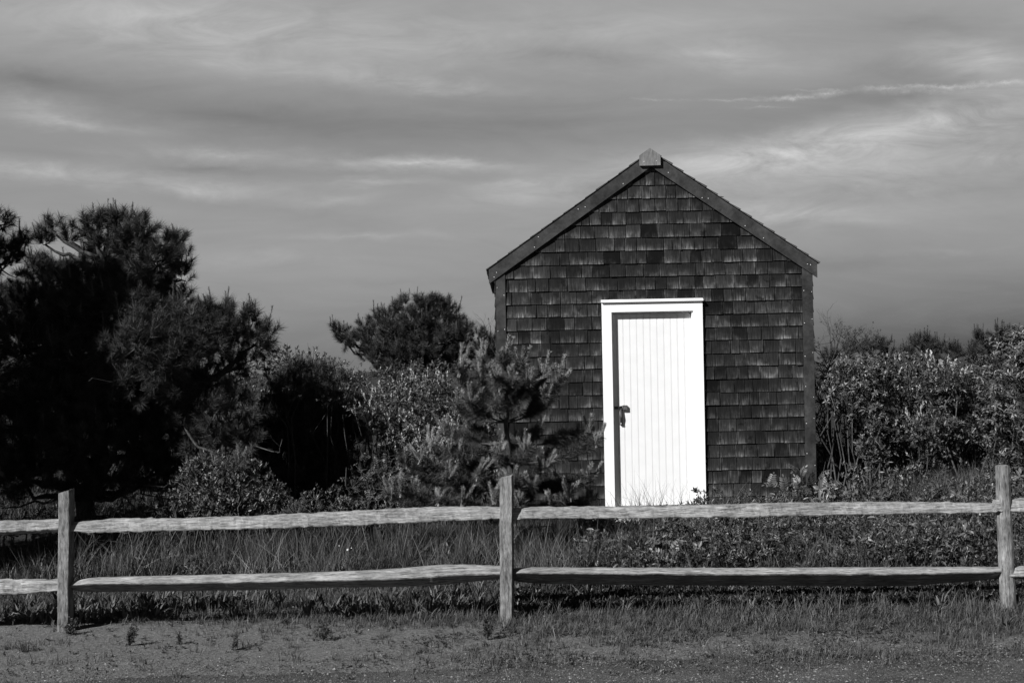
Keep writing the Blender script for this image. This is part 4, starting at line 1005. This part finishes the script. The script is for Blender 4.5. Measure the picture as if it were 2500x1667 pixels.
# slender leafy sapling right of the shed
def sapling():
    r = np.random.default_rng(88); Yd = 11.0
    b0 = P(2128, 1240, Yd); b0[2] = float(gh(b0[0], Yd)); root = empty('sapling', b0, 'slender sapling with sprays of narrow leaves right of the shed corner', 'sapling')
    st = MB(); fo = MB()
    def br(pts, r0, leaves, sc_=1.0):
        q = np.array([P(a, b_, Yd + c) for (a, b_, c) in pts]); t = np.linspace(0, 1, 12); tt = np.linspace(0, 1, len(q))
        q = np.stack([np.interp(t, tt, q[:, i]) for i in range(3)], -1); tube(st, q, np.linspace(r0, .003, 12), 5)
        n = leaves; k = r.uniform(.25, 1, n); pos = np.stack([np.interp(k, t, q[:, i]) for i in range(3)], -1)
        scatter(fo, T_bay_hi, pos + r.normal(0, .02, (n, 3)), r.normal(0, .5, (n, 3)) + [0, 0, .7], sc_ * r.uniform(.7, 1.1, n), np.clip(.6 + r.normal(0, .12, n), 0, 1), r)
    br([(2128,1240,0),(2124,1160,0),(2128,1080,0),(2135,1010,0),(2145,995,0)], .012, 60, 1.0)
    br([(2124,1170,0),(2090,1150,.1),(2066,1148,.1)], .006, 20); br([(2124,1190,0),(2160,1170,-.1),(2200,1158,-.1),(2235,1150,0)], .007, 34)
    br([(2126,1130,0),(2095,1110,0),(2105,1075,0)], .005, 20); br([(2126,1150,0),(2150,1125,.1),(2165,1118,.1)], .005, 18); br([(2124,1210,0),(2090,1190,-.1),(2070,1175,-.1)], .005, 18)
    br([(2126,1200,0),(2170,1190,-.2),(2215,1180,-.2)], .005, 26); br([(2130,1050,0),(2150,1035,0)], .004, 10); br([(2128,1100,0),(2112,1085,0),(2100,1090,0)], .004, 10)
    fo.build('foliage', M_leaf, root); st.build('stems', M_twig, root)
sapling()
# bare twiggy shrub
def bare(label, px, py, Yd, spread, h, seed, leaves=0, n=7, base_y=None):
    r = np.random.default_rng(seed); b0 = P(px, py, Yd); g = np.array([b0[0], Yd, float(gh(b0[0], Yd))])
    root = empty('bare_shrub', g, label, 'shrub'); st = MB(); fo = MB(); ends = []
    tube(st, curve_pts(g, b0, 0, .02, 5), np.linspace(.02, .014, 5), 5)
    def grow(p, d, ln, rad, lv):
        k = 5; q = [p]; dd = d.copy()
        for i in range(k):
            dd = dd + r.normal(0, .13, 3) + np.array([0, 0, .05]); dd /= np.linalg.norm(dd); q.append(q[-1] + dd * ln / k)
        q = np.array(q); tube(st, q, np.linspace(rad, rad * .55, k + 1), 4 if lv < 2 else 3, cap=False)
        ends.append(q[-1]); ends.append(q[-2])
        if lv < 4:
            for i in range(3 if lv < 3 else 2):
                d2 = dd + r.normal(0, .42, 3); d2 /= np.linalg.norm(d2); grow(q[-1 - r.integers(0, 3)], d2, ln * r.uniform(.55, .8), rad * .58, lv + 1)
    for i in range(n):
        a = (i / (n - 1) - .5) * spread + r.normal(0, .06)
        grow(b0, np.array([math.sin(a), r.normal(0, .25), math.cos(a)]), h * r.uniform(.38, .5), .009, 0)
    ends = np.array(ends)
    if leaves:
        k = r.integers(0, len(ends), leaves); scatter(fo, T_small, ends[k], r.normal(0, .5, (leaves, 3)) + [0, 0, .5], r.uniform(.5, .8, leaves), np.full(leaves, .3), r)
        fo.build('foliage', M_dleaf, root)
    st.build('branches', M_twig, root)
bare('bare twiggy shrub spreading against the sky right of the shed', 2025, 900, 14.6, 1.9, .72, 301, 60)
bare('thin bare shrub with few leaves beside the twiggy one', 2120, 895, 14.9, 1.5, .55, 302, 160, 5)
bare('wispy bare twigs peeking past the left corner of the shed', 1212, 870, 15.5, .9, .5, 303, 20, 3)

# broad leaved plant at the right corner of the shed
def cornerplant(label, px, py, Yd, n, seed, spread=(.35, .2, .22), temps=None, mat=None, sc_=1.0, name='leafy_plant', cat='plant', group=None, tone=.55):
    r = np.random.default_rng(seed); c = P(px, py, Yd); g = float(gh(c[0], Yd)); root = empty(name, (c[0], Yd, g), label, cat, group)
    fo = MB(); st = MB()
    for i in range(n):
        b = np.array([c[0] + r.normal(0, spread[0] * .25), Yd + r.normal(0, .05), g]); e = c + r.normal(0, 1, 3) * np.array(spread) * .5
        e[2] = max(e[2], g + .05)
        q = curve_pts(b, e, -.1, .03, 5); tube(st, q, np.linspace(.004, .002, 5), 3, cap=False)
        m = 3; k = r.integers(2, 5, m); pos = q[k] + r.normal(0, .015, (m, 3))
        scatter(fo, temps or T_pin, pos, r.normal(0, .7, (m, 3)) + [0, -.3, .5], sc_ * r.uniform(.75, 1.15, m), np.clip(tone + r.normal(0, .1, m), 0, 1), r)
    fo.build('foliage', mat or M_leaf, root); st.build('stems', M_twig, root)
R3 = np.random.default_rng(13)
T_big = [rosette(R3, 5, (.06, .10), .035, (30, 85), (.4, .8), True, .08, .25) for _ in range(5)]
cornerplant('leafy rose plant climbing the lower right corner of the shed', 1985, 1195, 10.95, 26, 401, (.38, .25, .26), T_pin)
cornerplant('broad-leaved plant beside the rose at the shed corner', 2050, 1215, 10.7, 12, 402, (.3, .2, .16), T_big)
YL = 9.4
for i, (px, py, Yd, lab) in enumerate([(1845, 1280, 9.6, 'star of long leaflets just under the top rail, right of the door'), (2045, 1335, 8.9, 'large compound-leaved sprig in the middle of the right bay'), (2060, 1370, 8.5, 'drooping compound leaf low in the right bay above the lower rail'),
      (2240, 1365, 8.6, 'bright compound-leaved sprig above the lower rail, right of centre'), (2410, 1280, 9.3, 'spread of compound leaves beside the rightmost post'), (1600, 1325, 9.0, 'bright star of leaves below the white door'), (1620, 1355, 8.7, 'broad arching leaf in dark growth below the door'), (2215, 1285, 9.3, 'pale pointed leaf plant under the right part of the top rail')]):
    cornerplant(lab, px, py, Yd, 4, 420 + i, (.14, .08, .06), T_pin if i in (1, 2, 3, 4, 6) else T_big, M_leaf, 1.0, 'leaf_sprig', 'plant', 'bright leafy sprigs behind the fence', .7)

# ------------------------------------------------------------------ ground cover and grass
def region(n, x0, x1, y0, y1, dens, r):
    x = r.uniform(x0, x1, n); y = r.uniform(y0, y1, n); m = r.random(n) < dens(x, y); return x[m], y[m]
r = np.random.default_rng(501)
# leafy cover behind the right bays
def hump(x, y):
    return (1 - .75 * sstep(y, 9.0, 9.8) * np.exp(-((x - 1.12) / .26) ** 2)) * .34 * sstep(y, 8.05, 8.5) * (1 - .6 * sstep(y, 10.2, 11.2)) * sstep(x, .1, .7) + .0
fo = MB()
def dens_c(x, y): return sstep(y, 8.15, 8.45) * sstep(x, -.05, .8) * (1 - .999 * ((y > 11.2) & (x < 3.1)))
x, y = region(21000, -.1, 5.6, 7.9, 12.2, dens_c, r)
hh_ = hump(x, y) * (.45 + .9 * np.clip(.5 + gnoise(x * 2.2, y * 2.2, 2.2), 0, 1)) * (.55 + .45 * sstep(x, .5, 1.6)); z = gh(x, y) + hh_ * r.uniform(.35, 1.05, len(x)) ** .7
pos = np.stack([x, y, z], -1); n = len(x)
gx_ = -.9 * (1 - sstep(y, 7.9, 8.5))
dirs = np.stack([r.normal(-.1, .45, n), r.normal(-.25, .45, n) + gx_, np.full(n, .8)], -1)
scatter(fo, T_bay_hi + T_bay_hi + [T_pin_s[0], T_pin_s[1], T_big[0]], pos, dirs, r.uniform(.45, .95, n), np.clip(.33 + .16 * gnoise(x * 3, y * 3, 3) + r.normal(0, .13, n), 0, 1), r)
tag(fo.build('ground_cover', M_leaf), 'dense leafy ground cover between the fence and the shed', 'ground cover', kind='stuff')
# low leafy stuff behind left bay near shed base
R4 = np.random.default_rng(14)
T_short = [tuft(R4, 12, (.03, .09), .0035, (.2, .9), .03, (.25, .75)) for _ in range(8)]
T_mid = [tuft(R4, 14, (.09, .20), .0045, (.1, .8), .035, (.2, .75)) for _ in range(8)]
T_tall = [tuft(R4, 16, (.28, .58), .0045, (.05, .6), .05, (.2, .75), 4) for _ in range(8)]
T_dry = [tuft(R4, 5, (.35, .65), .0032, (.1, .9), .06, (.3, .8), 4) for _ in range(6)]
T_strap = [tuft(R4, 7, (.09, .18), .016, (.2, .9), .02, (.35, .8), 4) for _ in range(8)]
T_mat = [rosette(R4, 7, (.012, .022), .008, (40, 90), (.2, .7), False, .015) for _ in range(5)]
UPV = np.array([0, 0, 1.])
def grass(name, label, temps, mat, n, x0, x1, y0, y1, dens, sc_=(.8, 1.2), tone=.5, seed=0, tilt=.15, clump=.12):
    r = np.random.default_rng(600 + seed); x, y = region(n, x0, x1, y0, y1, dens, r); k = len(x)
    mb = MB(); d = np.tile(UPV, (k, 1)) + r.normal(0, tilt, (k, 3))
    scatter(mb, temps, np.stack([x, y, gh(x, y)], -1), d, r.uniform(*sc_, k), np.clip(tone + clump * gnoise(x * 2, y * 2, 3) + r.normal(0, .08, k), 0, 1), r)
    return tag(mb.build(name, mat), label, 'grass', kind='stuff')
def n01(x, y, s, t0=-.2, t1=.4): return sstep(gnoise(x, y, s), t0, t1)
grass('tall_grass', 'tall fine wild grass standing behind the left bay of the fence', T_tall, M_grass, 1900, -3.9, .35, 8.75, 10.6,
      lambda x, y: (.12 + .88 * n01(x, y, 2.6, -.1, .3)) * (.35 + .65 * sstep(x, -3.1, -1.9)), (.45, .9), tone=.27, seed=1, tilt=.28, clump=.3)
grass('dry_grass', 'pale dry grass stalks leaning out of the tall grass', T_dry, M_dry, 420, -3.8, .3, 8.7, 9.8, lambda x, y: .15 + .85 * n01(x, y, 2.8, 0, .5), (.6, .95), tone=.42, seed=2, tilt=.25)
grass('verge_grass', 'tufted grass along the foot of the fence', T_mid + T_mid + T_small, M_grass, 9000, -4, 4.2, 7.0, 8.9,
      lambda x, y: np.clip(.9 * sstep(y, 7.35 - .16 * np.clip(x, -1.5, 2.5), 7.75 - .16 * np.clip(x, -1.5, 2.5)) * (.35 + .65 * n01(x, y, 3.2)) * (1 - .95 * sstep(y, 7.5 + .3 * (x < -.1), 7.62 + .3 * (x < -.1))) , 0, 1), (.6, 1.1), .42, 3)
grass('short_grass', 'short patchy turf on the verge in front of the fence', T_short, M_grass, 24000, -4, 4.2, 6.05, 8.8,
      lambda x, y: np.clip(.02 + .35 * sstep(x, -.6, 1.5) * n01(x, y, 4, -.3, .3) + .5 * n01(x, y, 2.6) * sstep(x, -2.6, 0.6) * sstep(y, 6.15, 6.8) + .55 * sstep(y, 7.05 - .14 * x, 7.45 - .14 * x) * (1 - .95 * sstep(y, 7.55, 7.65) * (x > -.1)), 0, 1), (.5, 1.1), .40, 4)
grass('moss_and_clover', 'low creeping clover mottling the verge', T_mat, M_dleaf, 16000, -4, 4.2, 6.05, 7.8,
      lambda x, y: np.clip(.02 + .8 * n01(x, y, 4.5, -.1, .35) * (.12 + .88 * sstep(x, -1.6, .8)), 0, 1), (.6, 1.3), .6, 5, .4)
grass('strap_leaf_weeds', 'band of broad strap-leaved weeds growing under the fence rails', T_strap, M_grass, 1500, -3.6, 3.9, 7.35, 8.25,
      lambda x, y: np.clip((.15 + .85 * n01(x, y, 2.6, -.3, .3)) * sstep(y, 7.5 - .1 * x * (x > 0), 7.75 - .1 * x * (x > 0)) * (1 - .97 * sstep(y, 7.5, 7.6) * (x > -.1)) * (.35 + .65 * (x < -.1)), 0, 1), (.7, 1.15), .45, 6, .25)
grass('bank_grass', 'grassy bank rising right of the shed', T_tall, M_grass, 2600, 3.1, 5.8, 9.6, 12.2, lambda x, y: .3 + .7 * n01(x, y, 2.5), (.45, .75), .42, 7)
grass('doorstep_grass', 'wispy grass growing in front of the white door', T_dry, M_grass, 60, .95, 2.3, 10.2, 10.9, lambda x, y: x * 0 + 1, (.75, 1.25), .3, 8, .2)
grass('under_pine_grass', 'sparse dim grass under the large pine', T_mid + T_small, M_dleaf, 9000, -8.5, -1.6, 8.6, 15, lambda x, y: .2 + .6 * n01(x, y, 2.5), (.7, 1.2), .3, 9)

grass('shade_toned_plants', 'low leaf growth coloured dark to stand in for shade just behind the fence', T_small, M_dleaf, 9000, -.1, 4.6, 7.55, 8.35, lambda x, y: sstep(y, 7.55, 7.72), (.8, 1.5), .12, 21, .6, .05)  # very low leaf tone paints the shaded band below the lower right rail
grass('mixed_grass', 'thin grass mixed into the leafy cover behind the right bay', T_tall, M_grass, 1500, .0, 4.6, 8.2, 11.0, lambda x, y: .1 + .9 * n01(x, y, 3.0), (.55, .95), .36, 22)
grass('low_weeds', 'low mixed leafy weeds among the grass of the left bay', T_bay + T_small, M_dleaf, 6500, -4.0, .4, 8.6, 10.4, lambda x, y: .1 + .9 * n01(x, y, 2.4, -.3, .3), (.8, 1.4), .5, 23, .5)
r = np.random.default_rng(777); mb = MB(); k = 1500
x = r.uniform(-3.6, 3.8, k); y = 6.2 + r.gamma(2.2, .45, k); a = r.uniform(0, 2 * math.pi, k)
ln = r.gamma(3, .012, k) + .012; d = np.stack([np.cos(a), np.sin(a) * .8, r.uniform(-.02, .18, k)], -1)
o = np.stack([x, y, gh(x, y) + .006], -1); sd_ = np.stack([-np.sin(a), np.cos(a), a * 0], -1) * .0013
V = np.stack([o - sd_, o + sd_, o + d * ln[:, None] + sd_ * .6 + [0, 0, .001], o + d * ln[:, None] - sd_ * .6], 1).reshape(-1, 3)
mb.add(V, None, np.arange(4 * k).reshape(-1, 4), tone=np.repeat(np.clip(r.gamma(1.5, .16, k), 0, 1), 4))
tag(mb.build('straw_litter', M_dry), 'dry straw bits and broken stems littering the verge', 'litter', kind='stuff')
# single plants on the sandy verge
R5 = np.random.default_rng(15)
def weed(px, py, kind, s_, seed, label):
    Yd = F * CAMH / max((py - HY) - (px - CX) * -sr * 1.0, 50); c = P(px, py, Yd); Yd = float(Yd)
    x = c[0]; g = float(gh(x, Yd)); r = np.random.default_rng(seed); root = empty('weed', (x, Yd, g), label, 'weed', 'small weeds on the sandy verge')
    fo = MB(); st = MB()
    if kind == 'sprig':
        for i in range(9):
            e = np.array([x + r.normal(0, .022) * s_, Yd + r.normal(0, .022) * s_, g + r.uniform(.07, .15) * s_]); q = curve_pts((x, Yd, g), e, 0, .05, 5)
            tube(st, q, np.linspace(.0025, .001, 5), 3, cap=False); m = 9; k = r.integers(1, 5, m)
            scatter(fo, T_small, q[k] + r.normal(0, .004, (m, 3)), r.normal(0, .8, (m, 3)) + [0, 0, .4], s_ * r.uniform(.4, .6, m), np.full(m, .35), r)
        st.build('stems', M_twig, root)
    else:
        n = 4; scatter(fo, T_strap if kind == 'strap' else T_mid, np.array([[x, Yd, g]]) + r.normal(0, .012, (n, 3)) * [1, 1, 0], np.tile(UPV, (n, 1)) + r.normal(0, .3, (n, 3)), s_ * r.uniform(.5, .8, n), np.full(n, .35), r)
    fo.build('foliage', M_dleaf if kind == 'sprig' else M_grass, root)
weed(315, 1575, 'sprig', 1.0, 1, 'upright bushy sprig on bare sand below the left bay of the fence')
weed(438, 1572, 'sprig', .55, 2, 'small flat sprig right of the upright bushy one')
weed(570, 1585, 'sprig', .7, 3, 'ragged sprig on the sand near the road, left of centre')
weed(60, 1590, 'tuft', 1.0, 4, 'grass tuft with a long shadow nearest the left edge')
weed(22, 1584, 'tuft', .8, 5, 'single curled stalk at the far left edge of the sand')
weed(790, 1562, 'sprig', .8, 6, 'dark low weed clump on the sand between the left and middle posts')
weed(172, 1548, 'sprig', .8, 7, 'scrubby weed at the foot of the left post')
weed(1700, 1560, 'strap', .8, 8, 'splayed leaf clump right of the middle post')
weed(1190, 1560, 'sprig', 1.0, 9, 'dark flat weed in front of the middle post')
weed(2460, 1535, 'strap', 1.1, 10, 'leafy clump at the foot of the rightmost post')
for i, (px, py, Yd) in enumerate([(849, 1341, 9.0), (858, 1337, 9.05), (828, 1332, 9.1), (715, 1481, 7.9)]):
    c = P(px, py, Yd); g = float(gh(c[0], Yd)); s_ = 1.0 if i == 0 else .5
    root = empty('wildflower', (c[0], Yd, g), ['largest white wildflower in the tall grass of the left bay', 'small white bloom just right of the largest wildflower', 'small white bloom just left of the largest wildflower', 'tiny white bloom low beneath the lower left rail'][i], 'flower', 'white wildflowers')
    mb = MB(); tube(mb, curve_pts((c[0], Yd, g), c, 0, .03, 6), .0015, 3); mb.build('stem', M_grass, root)
    mb = MB()
    scatter(mb, [rosette(R5, 8, (.010, .013), .007, (60, 85), (.5, .9), False, .001, 0)], c[None], np.array([[-.2, -.7, .6]]), np.array([s_ * 1.05]), np.array([.5])); mb.build('petals', M_petal, root)
